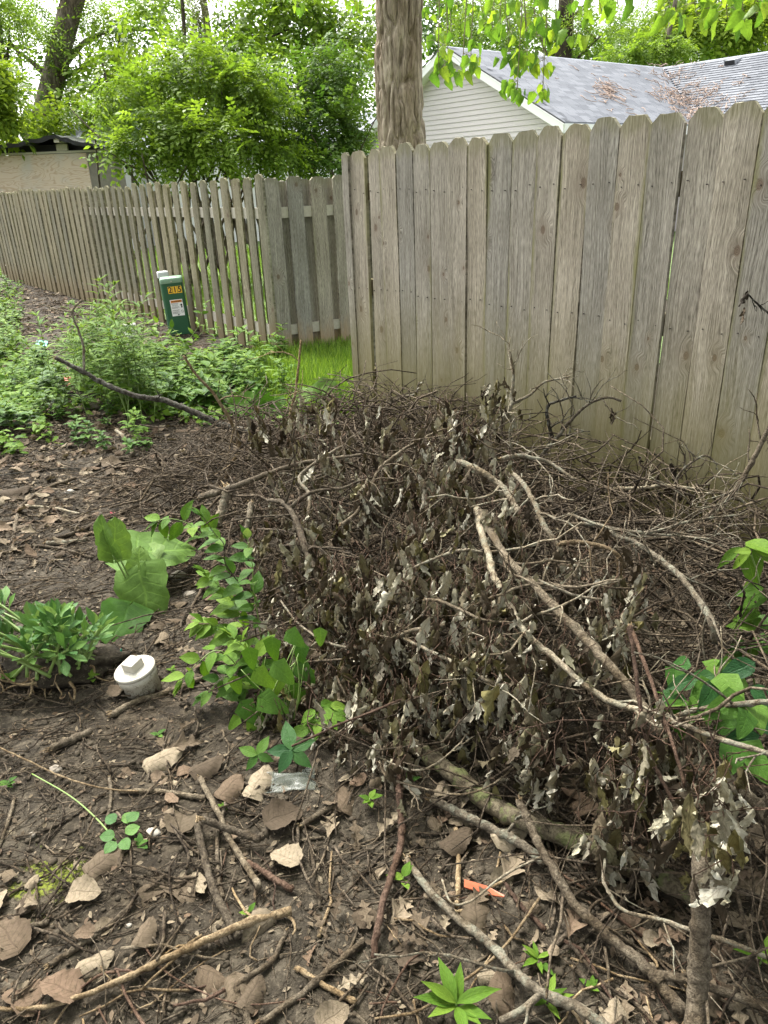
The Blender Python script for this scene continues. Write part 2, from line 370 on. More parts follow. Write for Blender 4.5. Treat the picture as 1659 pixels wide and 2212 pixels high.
M = {}
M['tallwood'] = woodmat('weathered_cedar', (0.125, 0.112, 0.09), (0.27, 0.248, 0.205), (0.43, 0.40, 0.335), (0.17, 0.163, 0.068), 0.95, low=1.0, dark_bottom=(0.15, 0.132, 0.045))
M['greywood'] = woodmat('silvered_pine', (0.12, 0.11, 0.092), (0.25, 0.235, 0.20), (0.40, 0.38, 0.33), (0.17, 0.165, 0.09), 0.5, knots=0.3, low=0.3, dark_bottom=(0.30, 0.22, 0.13))
M['lowwood'] = woodmat('old_olive_pine', (0.085, 0.078, 0.05), (0.19, 0.178, 0.12), (0.33, 0.312, 0.225), (0.15, 0.145, 0.06), 0.6, knots=0.3, low=0.42, dark_bottom=(0.165, 0.128, 0.07))
M['railwood'] = plain('bleached_rail_wood', (0.40, 0.37, 0.30), 0.85, 0.25, 40, 0.2)
M['grass'] = leafmat('grass_green', [(0.08, 0.16, 0.02), (0.15, 0.26, 0.032), (0.26, 0.37, 0.06)], trans=0.4, vein=0)
M['leaf_bright'] = leafmat('bright_leaf', [(0.06, 0.135, 0.014), (0.105, 0.20, 0.02), (0.165, 0.265, 0.035)], back=[(0.11, 0.18, 0.045), (0.16, 0.24, 0.06)], trans=0.42, rough=0.55, spec=0.14)
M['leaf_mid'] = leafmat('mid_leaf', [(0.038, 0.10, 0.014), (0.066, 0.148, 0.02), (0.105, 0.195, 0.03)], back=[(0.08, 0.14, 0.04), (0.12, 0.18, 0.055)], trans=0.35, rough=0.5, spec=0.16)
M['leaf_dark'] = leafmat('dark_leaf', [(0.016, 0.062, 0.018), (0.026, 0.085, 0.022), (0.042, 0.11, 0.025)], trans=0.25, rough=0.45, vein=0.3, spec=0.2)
M['leaf_glauc'] = leafmat('bluish_leaf', [(0.05, 0.125, 0.035), (0.08, 0.17, 0.042), (0.125, 0.235, 0.052)], back=[(0.11, 0.19, 0.07), (0.15, 0.24, 0.09)], trans=0.3, rough=0.45, vein=0.25, spec=0.2)
M['leaf_burdock'] = leafmat('burdock_leaf', [(0.095, 0.175, 0.035), (0.135, 0.22, 0.052)], back=[(0.18, 0.25, 0.12), (0.23, 0.3, 0.15)], trans=0.32, rough=0.6, vein=0.6, nv=6.0, spec=0.15)
M['leaf_cotton'] = leafmat('cottonwood_leaf', [(0.085, 0.19, 0.03), (0.14, 0.27, 0.04), (0.22, 0.36, 0.05), (0.31, 0.43, 0.05)], back=[(0.14, 0.24, 0.06), (0.22, 0.33, 0.08)], trans=0.5, rough=0.45)
M['crown'] = leafmat('tree_foliage', [(0.09, 0.165, 0.022), (0.155, 0.25, 0.032), (0.235, 0.345, 0.05)], trans=0.55, vein=0)
M['crown_dark'] = leafmat('dark_foliage', [(0.05, 0.11, 0.02), (0.085, 0.16, 0.028), (0.13, 0.21, 0.038)], trans=0.5, vein=0)
M['crown_yel'] = leafmat('yellow_green_foliage', [(0.12, 0.2, 0.022), (0.2, 0.3, 0.035), (0.29, 0.39, 0.05)], trans=0.55, vein=0)
M['cedar'] = leafmat('cedar_foliage', [(0.07, 0.09, 0.022), (0.11, 0.135, 0.032), (0.16, 0.18, 0.042)], trans=0.2, vein=0)
M['wilt'] = leafmat('wilted_leaf', [(0.022, 0.016, 0.010), (0.05, 0.037, 0.023), (0.085, 0.067, 0.042), (0.25, 0.225, 0.16), (0.38, 0.35, 0.265), (0.10, 0.088, 0.035), (0.035, 0.026, 0.016)],
                    back=[(0.04, 0.03, 0.02), (0.10, 0.08, 0.055), (0.33, 0.305, 0.235), (0.50, 0.475, 0.385), (0.40, 0.375, 0.285), (0.17, 0.15, 0.06), (0.06, 0.048, 0.032)], trans=0.06, rough=0.8, spec=0.12, spots=0.6, vein=-0.6, tint=(1, 0.9, 0.6))
M['wilt_dark'] = leafmat('blackened_leaf', [(0.02, 0.015, 0.01), (0.045, 0.032, 0.02), (0.07, 0.05, 0.03)], trans=0.0, rough=0.7, spec=0.2, vein=0)
M['dead'] = leafmat('fallen_leaf', [(0.055, 0.041, 0.028), (0.12, 0.092, 0.063), (0.22, 0.18, 0.128), (0.13, 0.088, 0.06), (0.08, 0.062, 0.042)], back=[(0.11, 0.085, 0.06), (0.25, 0.207, 0.15), (0.17, 0.135, 0.095)], trans=0.05, rough=0.85, spec=0.12, spots=0.6, vein=-0.5)
M['bark'] = barkmat('grey_brown_bark', (0.065, 0.052, 0.036), (0.175, 0.148, 0.108))
M['bark_pale'] = barkmat('pale_bark', (0.13, 0.11, 0.08), (0.30, 0.265, 0.20), lichen=(0.24, 0.25, 0.19), amount=0.4)
M['bark_moss'] = barkmat('mossy_bark', (0.05, 0.041, 0.027), (0.125, 0.108, 0.073), lichen=(0.105, 0.118, 0.045), amount=0.75, scale=45)
M['bark_dark'] = barkmat('dark_lichened_bark', (0.022, 0.02, 0.016), (0.07, 0.066, 0.056), lichen=(0.17, 0.17, 0.14), amount=0.5, scale=90)
M['bark_red'] = barkmat('red_brown_bark', (0.06, 0.037, 0.026), (0.125, 0.083, 0.06))
M['stem_dry'] = barkmat('tan_dry_stem', (0.15, 0.108, 0.062), (0.32, 0.25, 0.155))
M['twig'] = barkmat('dry_twig', (0.032, 0.024, 0.016), (0.165, 0.135, 0.098), scale=60)
M['stem_green'] = plain('green_stem', (0.14, 0.21, 0.05), 0.5, 0.2, 60)
M['trunkbark'] = barkmat('furrowed_bark', (0.19, 0.158, 0.118), (0.40, 0.35, 0.275), scale=20, stretch=(1, 1, 0.16))
M['treebark'] = barkmat('tree_bark', (0.075, 0.064, 0.048), (0.18, 0.158, 0.125), scale=9, stretch=(1, 1, 0.3))

m, nt, bs = new_mat('bare_soil'); tc = N(nt, 'TexCoord').outputs['Object']
n1 = noise_(nt, tc, 2.2, 6, 0.6); n2 = noise_(nt, tc, 26, 6, 0.7); n3 = noise_(nt, tc, 140, 4, 0.6)
c = ramp(nt, n2, [(0.32, (0.016, 0.013, 0.009)), (0.5, (0.040, 0.033, 0.023)), (0.70, (0.10, 0.084, 0.06))])
c = mixc(nt, mapr(nt, n1, 0.4, 0.65), c, mixc(nt, 1.0, c, (0.62, 0.58, 0.52, 1), 'MULTIPLY'))
c = mixc(nt, math_(nt, 'MULTIPLY', mapr(nt, n3, 0.56, 0.72), 0.55), c, (0.14, 0.118, 0.085, 1))
mo = N(nt, 'VectorMath', {0: tc, 1: tuple(-gnd(105, 1920))}, operation='ADD').outputs[0]
ml = N(nt, 'VectorMath', {0: mo}, operation='LENGTH').outputs['Value']
mm = math_(nt, 'MULTIPLY', mapr(nt, math_(nt, 'ADD', ml, math_(nt, 'MULTIPLY', math_(nt, 'SUBTRACT', n2, 0.5), 0.35)), 0.075, 0.025), mapr(nt, n3, 0.35, 0.55))
c = mixc(nt, mm, c, (0.12, 0.14, 0.02, 1))
far = math_(nt, 'GREATER_THAN', N(nt, 'VectorMath', {0: tc}, operation='LENGTH').outputs['Value'], 24.0)
c = mixc(nt, far, c, (0.07, 0.13, 0.03, 1))
nt.links.new(c, bs.inputs['Base Color']); bs.inputs['Roughness'].default_value = 0.9; bs.inputs['Specular IOR Level'].default_value = 0.15
bumpn(nt, bs, math_(nt, 'ADD', n2, math_(nt, 'MULTIPLY', n3, 0.5)), 0.8, 0.012)
M['soil'] = m
M['clod'] = plain('soil_clod', (0.05, 0.041, 0.029), 0.95, 0.4, 90, 0.1)
m, nt, bs = new_mat('lawn_sheet'); tc = N(nt, 'TexCoord').outputs['Object']
c = ramp(nt, noise_(nt, tc, 60, 5, 0.7), [(0.3, (0.06, 0.11, 0.02)), (0.7, (0.16, 0.24, 0.05))])
nt.links.new(c, bs.inputs['Base Color']); bs.inputs['Roughness'].default_value = 0.8; bumpn(nt, bs, noise_(nt, tc, 90, 4), 1.0, 0.03); M['lawn'] = m

# ================================================================== SETTING
def axis(lo, hi, step, far_lo, far_hi, g=1.22):
    a = list(np.arange(lo, hi + 1e-6, step)); st = step
    while a[-1] < far_hi: st *= g; a.append(a[-1] + st)
    st = step
    while a[0] > far_lo: st *= g; a.insert(0, a[0] - st)
    return np.array(a)
xs = axis(-2.6, 2.4, 0.018, -600, 600); ys = axis(0.5, 5.2, 0.02, -60, 900)
X, Y = np.meshgrid(xs, ys, indexing='ij'); Z = groundz(X, Y)
i, j = np.meshgrid(np.arange(len(xs) - 1), np.arange(len(ys) - 1), indexing='ij'); a = i * len(ys) + j
put('ground', mesh_np('ground', np.stack([X, Y, Z], -1).reshape(-1, 3), np.stack([a, a + len(ys), a + len(ys) + 1, a + 1], -1).reshape(-1, 4), [M['soil']]), kind='structure')

def sheet(name, poly_fn, x0, x1, y0, y1, st, z, mat):
    xs = np.arange(x0, x1, st); ys = np.arange(y0, y1, st); X, Y = np.meshgrid(xs, ys, indexing='ij')
    Zs = groundz(X, Y) + z
    i, j = np.meshgrid(np.arange(len(xs) - 1), np.arange(len(ys) - 1), indexing='ij'); a = (i * len(ys) + j).ravel()
    F = np.stack([a, a + len(ys), a + len(ys) + 1, a + 1], -1)
    Pts = np.stack([X, Y, Zs], -1).reshape(-1, 3)
    keep = poly_fn(Pts[F].mean(1))
    return put(name, mesh_np(name, Pts, F[keep], [mat]), kind='structure')
CORNER = gnd(598, 766)[:2]                               # corner of the low fence
AR = np.array([-0.6115, 0.7912]); BR = nrm(gnd(750, 745)[:2] - CORNER)
def behind_low(p):                                       # inside the yard behind the low fence
    q = p[:, :2] - CORNER
    an = np.array([-AR[1], AR[0]]); bn = np.array([-BR[1], BR[0]])
    if bn[1] < 0: bn = -bn
    return (q @ np.array([0.7912, 0.6115]) > 0.05) & (q @ bn > 0.03)
def patch(p):                                            # grass strip in front of the short run
    s, d = sd(p[:, 0], p[:, 1]); n_ = vnoise(p[:, 0] * 3, p[:, 1] * 3, seed=5) * 0.16
    edge = (p[:, 0] - CORNER[0]) + 0.18 * (p[:, 1] - CORNER[1])
    return (edge > -0.25 + n_) & (p[:, 1] > 4.55 + n_) & ~behind_low(p) & (p[:, 1] < 7.6) & (s < 0.6)
sheet('lawn', lambda p: patch(p) | (behind_low(p) & (np.hypot(p[:, 0], p[:, 1]) < 40)), -26, 9, 4.3, 26, 0.11, 0.008, M['lawn'])

# ================================================================== FENCES
def board_mesh(name, wd, h, th, ear, mat, seed, lean=0.0):
    r = np.random.default_rng(seed)
    xs = np.array([-wd / 2, -wd / 2 + ear, -wd * 0.12, wd * 0.15, wd / 2 - ear, wd / 2])
    hs = np.concatenate([np.linspace(0, h - ear * 1.3, 7), [h]])
    bow, cup, ph = r.normal(0, 0.0025), r.normal(0, 0.002), r.uniform(0, 6)
    G = []
    for y in (0, th):
        for zz in hs:
            for k, x in enumerate(xs):
                z = zz
                if zz == h: z = h - (ear * 1.1 if k in (0, 5) else 0) + r.normal(0, 0.0025)
                q = z / h
                G.append((x + bow * math.sin(math.pi * q) + lean * q + 0.0012 * math.sin(q * 19 + ph) * (1 if k in (0, 5) else 0), y + cup * ((x / wd * 2) ** 2) + 0.003 * math.sin(q * 3 + ph), z))
    G = np.array(G); nx, nh = 6, len(hs); F = []
    idx = lambda s, i, k: s * nh * nx + i * nx + k
    for i in range(nh - 1):
        for k in range(nx - 1):
            F.append([idx(0, i, k), idx(0, i, k + 1), idx(0, i + 1, k + 1), idx(0, i + 1, k)])
            F.append([idx(1, i, k + 1), idx(1, i, k), idx(1, i + 1, k), idx(1, i + 1, k + 1)])
        F.append([idx(1, i, 0), idx(0, i, 0), idx(0, i + 1, 0), idx(1, i + 1, 0)])
        F.append([idx(0, i, 5), idx(1, i, 5), idx(1, i + 1, 5), idx(0, i + 1, 5)])
    for k in range(nx - 1):
        F.append([idx(0, nh - 1, k), idx(0, nh - 1, k + 1), idx(1, nh - 1, k + 1), idx(1, nh - 1, k)])
        F.append([idx(1, 0, k), idx(1, 0, k + 1), idx(0, 0, k + 1), idx(0, 0, k)])
    return mesh_np(name, G, F, [mat], smooth_=False)
def fmat(org, du, s, off=0.0, z=0.0, dn=None):           # frame: x along du, y away, z up
    dn = np.array([-du[1], du[0]]) if dn is None else dn
    p = org + du * s + dn * off
    return np.array([[du[0], dn[0], 0, p[0]], [du[1], dn[1], 0, p[1]], [0, 0, 1, z], [0, 0, 0, 1.0]])
def boxmesh(name, x0, x1, y0, y1, z0, z1, mat, bev=0.0):
    return Acc().box(x0, x1, y0, y1, z0, z1).mesh(name, [mat], False)

tf = thing('board_fence', 'tall solid grey cedar board fence with dog-eared tops behind the brush heap', 'fence', (P0[0], P0[1], 0))
edges = [0.0, 0.062, 0.214, 0.334, 0.473, 0.604, 0.735, 0.873, 1.006, 1.134, 1.281, 1.427, 1.56, 1.704, 1.843, 1.977, 2.124, 2.262, 2.40, 2.54, 2.68, 2.82, 2.96, 3.1]
gaps = {2: 0.012, 12: 0.004, 16: 0.007, 17: 0.003, 8: 0.003}
for k in range(len(edges) - 1):
    a, b = edges[k], edges[k + 1]
    if k == 2: a += 0.014
    wd = b - a - random.uniform(0.0015, 0.004) - gaps.get(k + 1, 0)
    h = 1.551 + 0.018 * a + random.uniform(-0.008, 0.008)
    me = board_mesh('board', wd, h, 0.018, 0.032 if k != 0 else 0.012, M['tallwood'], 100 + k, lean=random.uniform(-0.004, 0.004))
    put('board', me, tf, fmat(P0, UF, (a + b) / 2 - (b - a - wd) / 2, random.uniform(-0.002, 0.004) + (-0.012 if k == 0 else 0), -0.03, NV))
for z in (0.22, 0.75, 1.27):
    put('rail', boxmesh('rail', 0.02, 3.1, 0, 0.038, 0, 0.089, M['lowwood']), tf, fmat(P0, UF, 0, 0.0245, z, NV))
for s in (0.03, 2.42):
    put('post', boxmesh('post', 0, 0.089, 0, 0.089, -0.1, 1.5, M['lowwood']), tf, fmat(P0, UF, s, 0.0635, 0, NV))
# rusted nail heads in two rows
na = Acc(); th = np.linspace(0, 2 * math.pi, 8, endpoint=False)
for k in range(len(edges) - 1):
    for z in (1.315, 0.795, 0.265):
        for f in (0.22, 0.78):
            c_ = P0 + UF * (edges[k] + (edges[k + 1] - edges[k]) * f); zz = z + random.uniform(-0.012, 0.012)
            o_ = np.array([c_[0], c_[1], zz]); nd = np.array([NV[0], NV[1], 0])
            Pp = np.stack([o_ - nd * 0.0055, o_ + nd * 0.004]); v_, f_ = tubes(Pp[None], np.array([[0.0022, 0.0022]]), 6); na.add(v_, f_)
put('nail_heads', na.mesh('nail_heads', [plain('rusted_nail', (0.035, 0.028, 0.024), 0.7, 0.3, 80)], False), tf, kind='stuff')

variants = [board_mesh('picket', 0.127 + v * 0.002, 1.415 + v * 0.006, 0.018, 0.022, M['greywood'], 300 + v, lean=(v - 2) * 0.003) for v in range(5)]
variants_w = [board_mesh('picket', 0.135 + v * 0.002, 1.415 + v * 0.006, 0.018, 0.022, M['lowwood'], 340 + v, lean=(v - 2) * 0.003) for v in range(5)]
variants_n = [board_mesh('picket', 0.110 + v * 0.002, 1.415 + v * 0.006, 0.018, 0.022, M['lowwood'], 320 + v, lean=(v - 2) * 0.003) for v in range(5)]
def shadowbox(label, org, du, length, first=0.0, posts=(), dn=None, variants=variants, shift=0.5):
    t = thing('picket_fence', label, 'fence', (org[0], org[1], 0))
    dn = np.array([0.7912, 0.6115]) if dn is None else dn
    pitch = 0.207; k = 0; s = first
    while s < length:
        vs_ = variants if s < 4.5 else variants_w
        me = vs_[random.randrange(5)]
        put('picket', me, t, fmat(org, du, s + random.uniform(-0.006, 0.006), random.uniform(-0.003, 0.004), random.uniform(-0.012, 0.012), dn))
        if s + pitch / 2 < length:
            put('picket', vs_[random.randrange(5)], t, fmat(org, du, s + pitch * (shift if s < 4.5 else .5) + random.uniform(-0.006, 0.006), 0.018 + 0.0385 + 0.003, random.uniform(-0.03, -0.01), dn))
        s += pitch
    for z in (0.155, 1.115):
        put('rail', boxmesh('rail', 0.0, length, 0, 0.0375, 0, 0.084, M['railwood']), t, fmat(org, du, 0, 0.0195, z, dn))
    for ps in posts:
        put('post', boxmesh('post', 0, 0.089, 0, 0.089, -0.1, 1.36, M['lowwood']), t, fmat(org, du, ps, 0.0605, 0, dn))
    return t
shadowbox('long low grey picket fence running away to the left from the corner', CORNER, AR, 9.6, 0.03, [0.12, 2.3, 4.6, 6.9, 9.2], None, variants_n, 0.6)
bdn = np.array([-BR[1], BR[0]]); bdn = bdn if bdn[1] > 0 else -bdn
shadowbox('short low grey picket fence facing the viewer beside the tall board fence', CORNER - bdn * 0.012 + BR * 0.012, BR, 1.7, 0.066, [0.03, 1.55], bdn)

# ================================================================== HOUSE behind the tall fence
HW = EYE[:2] + ray(905, 293.6)[:2] * 17.8                # a point in the gable wall
def hp(s, n, z): q = P0 + UF * s + NV * n; return np.array([q[0], q[1], z])
HN = (HW - P0) @ NV; SR, SL, SC, ZR, ZE = -6.62, -13.42, -10.02, 4.02, 2.30
PIT = (ZR - ZE) / (SR - SC); NRG = 18.3
white = plain('white_trim_paint', (0.78, 0.78, 0.76), 0.5, 0.05, 8, 0.4, bump=0.05)
vinyl = plain('cream_vinyl_siding', (0.60, 0.55, 0.55), 0.45, 0.05, 30, 0.4, bump=0.08)
shing = new_mat('grey_asphalt_shingle'); m, nt, bs = shing; r = rndval(nt); tc = N(nt, 'TexCoord').outputs['Object']
c = ramp(nt, r, [(0, (0.056, 0.063, 0.075)), (0.5, (0.080, 0.088, 0.101)), (1, (0.112, 0.121, 0.135))])
c = mixc(nt, 0.4, c, mixc(nt, 1.0, c, ramp(nt, noise_(nt, tc, 90, 4, 0.7), [(0.3, 0.5), (0.7, 1.4)]), 'MULTIPLY'))
nt.links.new(c, bs.inputs['Base Color']); bs.inputs['Roughness'].default_value = 0.8; bumpn(nt, bs, noise_(nt, tc, 150, 3), 0.4, 0.004); M['shingle'] = m
darkm = plain('dark_drip_edge', (0.03, 0.03, 0.032), 0.5)
house = thing('house', 'cream sided single storey house with grey shingle roof beyond the tall fence', 'house', hp(SC, HN, 0))
wa = Acc()                                               # backing wall and side walls
wl, wr = SL + 0.3, SR - 0.3
def quadprism(acc, pts, dvec, mi=0):
    p = np.array(pts, float); q = p + dvec
    acc.add(np.concatenate([p, q]), [[0, 1, 2, 3], [7, 6, 5, 4], [0, 4, 5, 1], [1, 5, 6, 2], [2, 6, 7, 3], [3, 7, 4, 0]], 0, mi)
nd3 = np.array([NV[0], NV[1], 0])
zs_ = lambda s: ZR - abs(s - SC) * PIT - 0.10
quadprism(wa, [hp(wl, HN, 0), hp(SC, HN, 0), hp(SC, HN, zs_(SC)), hp(wl, HN, zs_(wl))], nd3 * 0.12)
quadprism(wa, [hp(SC, HN, 0), hp(wr, HN, 0), hp(wr, HN, zs_(wr)), hp(SC, HN, zs_(SC))], nd3 * 0.12)
quadprism(wa, [hp(wr - 0.12, HN + 0.12, 0), hp(wr, HN + 0.12, 0), hp(wr, HN + 0.12, ZE - 0.1), hp(wr - 0.12, HN + 0.12, ZE - 0.1)], nd3 * 4.5)
quadprism(wa, [hp(wr, HN + 4.5, 0), hp(6, HN + 4.5, 0), hp(6, HN + 4.5, ZE - 0.1), hp(wr, HN + 4.5, ZE - 0.1)], nd3 * 0.12)
put('wall', wa.mesh('wall', [vinyl], False), house)
ex = 0.1016; z = 0.3; k = 0                              # each siding course is a board of its own, lower lip proud
while z < zs_(SC) - 0.05:
    half = min(wr - SC, (ZR - 0.10 - z) / PIT) - 0.012; half2 = max(0.02, min(wr - SC, (ZR - 0.10 - z - ex) / PIT) - 0.012)
    pr, pt = 0.022, 0.006
    v = [hp(SC - half, HN - pr, z), hp(SC + half, HN - pr, z), hp(SC + half2, HN - pt, z + ex - 0.004), hp(SC - half2, HN - pt, z + ex - 0.004),
         hp(SC - half, HN - 0.002, z), hp(SC + half, HN - 0.002, z), hp(SC + half2, HN - 0.002, z + ex - 0.004), hp(SC - half2, HN - 0.002, z + ex - 0.004)]
    f = [[0, 1, 2, 3], [7, 6, 5, 4], [4, 5, 1, 0], [1, 5, 6, 2], [2, 6, 7, 3], [3, 7, 4, 0]]
    put('siding_board', mesh_np('siding_board', v, f, [vinyl], smooth_=False), house); z += ex
# roof decks: wing (two slopes) and the cross roof
def slab(name, a, b, c_, d, th, mat):
    acc = Acc(); quadprism(acc, [a, b, c_, d], np.array([0, 0, -th])); return put(name, acc.mesh(name, [mat], False), house)
deckm = plain('roof_deck', (0.2, 0.215, 0.24), 0.85, 0.2, 30)
NF = HN - 0.32
slab('roof', hp(SC, NF, ZR - .012), hp(SR, NF, ZE - .012), hp(SR, NRG, ZE - .012), hp(SC, NRG, ZR - .012), 0.09, deckm)
slab('roof', hp(SL, NF, ZE - .012), hp(SC, NF, ZR - .012), hp(SC, NRG, ZR - .012), hp(SL, NRG, ZE - .012), 0.09, deckm)
NE = NRG - (SR - SC)
slab('roof', hp(SL, NRG, ZR - .014), hp(6, NRG, ZR - .014), hp(6, NE, ZE - .014), hp(SL, NE, ZE - .014), 0.09, deckm)
slab('roof', hp(6, NRG, ZR - .014), hp(SL, NRG, ZR - .014), hp(SL, NRG + 3.4, ZE - .014), hp(6, NRG + 3.4, ZE - .014), 0.09, deckm)
# rake boards, soffits, drip edges, eave fascia
for sgn, S_end in ((1, SR), (-1, SL)):
    a = Acc(); quadprism(a, [hp(SC, NF - 0.025, ZR - 0.03), hp(S_end, NF - 0.025, ZE - 0.03), hp(S_end, NF - 0.025, ZE - 0.19), hp(SC, NF - 0.025, ZR - 0.19)], nd3 * 0.022)
    put('rake_board', a.mesh('rake_board', [white], False), house)
    a = Acc(); quadprism(a, [hp(SC, NF, ZR - 0.115), hp(S_end, NF, ZE - 0.115), hp(S_end, HN, ZE - 0.115), hp(SC, HN, ZR - 0.115)], np.array([0, 0, -0.02]))
    put('soffit', a.mesh('soffit', [white], False), house)
    a = Acc(); quadprism(a, [hp(SC, NF - 0.04, ZR + 0.008), hp(S_end + 0.03 * sgn, NF - 0.04, ZE - 0.007), hp(S_end + 0.03 * sgn, NF - 0.04, ZE - 0.034), hp(SC, NF - 0.04, ZR - 0.02)], nd3 * 0.012)
    put('drip_edge', a.mesh('drip_edge', [darkm], False), house)
a = Acc(); quadprism(a, [hp(SR, NF, ZE - 0.03), hp(SR + 0.02, NF, ZE - 0.03), hp(SR + 0.02, NF, ZE - 0.2), hp(SR, NF, ZE - 0.2)], nd3 * 4.5)
put('fascia', a.mesh('fascia', [white], False), house)
a = Acc(); quadprism(a, [hp(wr - 0.07, HN - 0.035, 0.2), hp(wr + 0.01, HN - 0.035, 0.2), hp(wr + 0.01, HN - 0.035, ZE - 0.1), hp(wr - 0.07, HN - 0.035, ZE - 0.1)], nd3 * 0.03)
put('corner_trim', a.mesh('corner_trim', [white], False), house)
# shingles: every tab a wedge laid to the line, the 300 that show largest are parts of their own
def shingle_mesh(wd):
    a = Acc(); v = np.array([[0, 0, .019], [wd, 0, .019], [wd, .16, .004], [0, .16, .004], [0, 0, 0], [wd, 0, 0], [wd, .16, -.002], [0, .16, -.002]], float)
    a.add(v, [[0, 1, 2, 3], [4, 7, 6, 5], [0, 4, 5, 1], [1, 5, 6, 2], [2, 6, 7, 3], [3, 7, 4, 0]]); return a
tabs = [0.30, 0.22, 0.36]; tabm = [shingle_mesh(t_ - 0.006).mesh('shingle', [M['shingle']], False) for t_ in tabs]; tabv = [(shingle_mesh(t_ - 0.006).V[0], shingle_mesh(t_).F[0]) for t_ in tabs]
sl_len = math.hypot(SR - SC, ZR - ZE); rows = int(sl_len / 0.142); cand = []
du3 = np.array([UF[0], UF[1], 0]); dz3 = np.array([0, 0, 1.0])
up_w = nrm(-du3 * (SR - SC) + dz3 * (ZR - ZE)); up_m = nrm(nd3 * (SR - SC) + dz3 * (ZR - ZE))
for r_ in range(rows):
    q = 1 - (r_ * 0.142) / sl_len                        # 1 at the eave
    along = NF + random.uniform(-0.2, 0); end = NRG - (SR - SC) * q + 0.05
    while along < end:
        k = random.randrange(3)
        p = hp(SC + (SR - SC) * q, max(along, NF), ZR - (ZR - ZE) * q)
        cand.append((p, -nd3, up_w, k, 1)); along += tabs[k]
    along = SC + (SR - SC) * q - 0.05 + random.uniform(0, .1)
    while along < 5.9:
        k = random.randrange(3)
        cand.append((hp(along, NRG - (SR - SC) * q, ZR - (ZR - ZE) * q), du3, up_m, k, 0)); along += tabs[k]
def shows(p):
    x, y = proj(p); return 900 < x < 1670 and 0 < y < 330 - 0.122 * (x - 750) and ((p - EYE) @ fwd) > 0
vis = sorted([c_ for c_ in cand if shows(c_[0])], key=lambda c_: np.linalg.norm(c_[0] - EYE)); near = set(id(c_) for c_ in vis[:300])
acc = Acc()
for c_ in cand:
    p, xd, ud, k, wing = c_
    if wing: p = p + nd3 * tabs[k]                       # this slope runs the other way round
    R3 = np.stack([xd, ud, nrm(np.cross(xd, ud))], -1)
    if id(c_) in near: put('shingle', tabm[k], house, mat4(p, R3))
    else: acc.add(tabv[k][0] @ R3.T + p, tabv[k][1], random.random())
put('shingles', acc.mesh('shingles', [M['shingle']], False), house, kind='stuff')
# roof vent
vq = 0.16; vs = None; best = 9e9
for s in np.arange(-10, 0, 0.05):
    x, y = proj(hp(s, NRG - (SR - SC) * vq, ZR - (ZR - ZE) * vq))
    if abs(x - 1578) < best: best, vs = abs(x - 1578), s
R3 = np.stack([du3, up_m, nrm(np.cross(du3, up_m))], -1); Mv = mat4(hp(vs, NRG - (SR - SC) * vq, ZR - (ZR - ZE) * vq), R3)
a = Acc(); v = np.array([[-.15, 0, 0], [.15, 0, 0], [.15, .34, 0], [-.15, .34, 0], [-.14, 0, .13], [.14, 0, .13], [.14, .34, .03], [-.14, .34, .03]], float)
a.add(v, [[0, 3, 2, 1], [0, 1, 5, 4], [1, 2, 6, 5], [2, 3, 7, 6], [3, 0, 4, 7], [4, 5, 6, 7]])
rv = put('roof_vent', a.mesh('roof_vent', [plain('vent_hood', (0.25, 0.26, 0.28), 0.5)], False), house, Mv)
a = Acc().box(-.13, .13, -.006, -.003, .01, .115); put('vent_opening', a.mesh('vent_opening', [darkm], False), rv, Mv)
# fallen twigs and catkins on the roof, thickest in the valley
def roof_pt(s, n):
    zw = ZR - max(0, s - SC) * PIT; zm = ZR - max(0, NRG - n) * PIT
    return hp(s, n, max(zw, zm) + 0.02)
paths, rad = [], []
for k in range(330):
    if k < 230:
        q = abs(random.gauss(0.78, 0.16)) if random.random() < .75 else random.uniform(0.05, 0.9); q = min(q, 1.05)
        s0 = SC + (SR - SC) * q + random.gauss(0, .22 + .15 * q); n0 = NRG - (SR - SC) * q + random.gauss(0, .22 + .15 * q)
    elif k < 290: s0 = random.gauss(SC + 1.9, 0.25); n0 = 13.4 - (s0 - SC - 1.9) * 0.8 + random.gauss(0, .3)
    else: s0 = SC + random.uniform(.5, 3.3); n0 = random.uniform(11.5, 18)
    ln = random.uniform(.12, .4); a = random.uniform(0, 6.28); pts = []
    for t in np.linspace(0, 1, 5):
        pts.append(roof_pt(s0 + ln * t * math.cos(a), n0 + ln * t * math.sin(a)) + np.array([0, 0, random.uniform(0, .03 if k > 230 else .09)])); a += random.uniform(-.5, .5)
    paths.append(pts); rad.append(np.linspace(.010, .005, 5))
v, f = tubes(paths, rad, 4); mm_ = plain('bleached_roof_twig', (0.27, 0.205, 0.165), 0.9, 0.3, 30, 0.1)
props(put('roof_twig_litter', mesh_np('roof_twig_litter', v, f, [mm_])), 'pale dry twigs and catkins lying in the valley of the grey roof', 'twig litter', kind='stuff')

# neighbour's pale building seen through the pickets
gar = thing('garage', 'pale distant building half hidden behind the big shrub and pickets', 'garage', (-4.5, 21.5, 0))
put('wall', boxmesh('wall', -8.2, 0.5, 21.5, 26, 0, 2.3, white), gar)
a = Acc(); quadprism(a, [np.array([-8.6, 21.2, 2.3]), np.array([0.9, 21.2, 2.3]), np.array([0.9, 23.7, 3.1]), np.array([-8.6, 23.7, 3.1])], np.array([0, 0, 0.06]))
quadprism(a, [np.array([-8.6, 26.2, 2.3]), np.array([0.9, 26.2, 2.3]), np.array([0.9, 23.7, 3.1]), np.array([-8.6, 23.7, 3.1])], np.array([0, 0, 0.06]))
put('roof', a.mesh('roof', [deckm], False), gar)

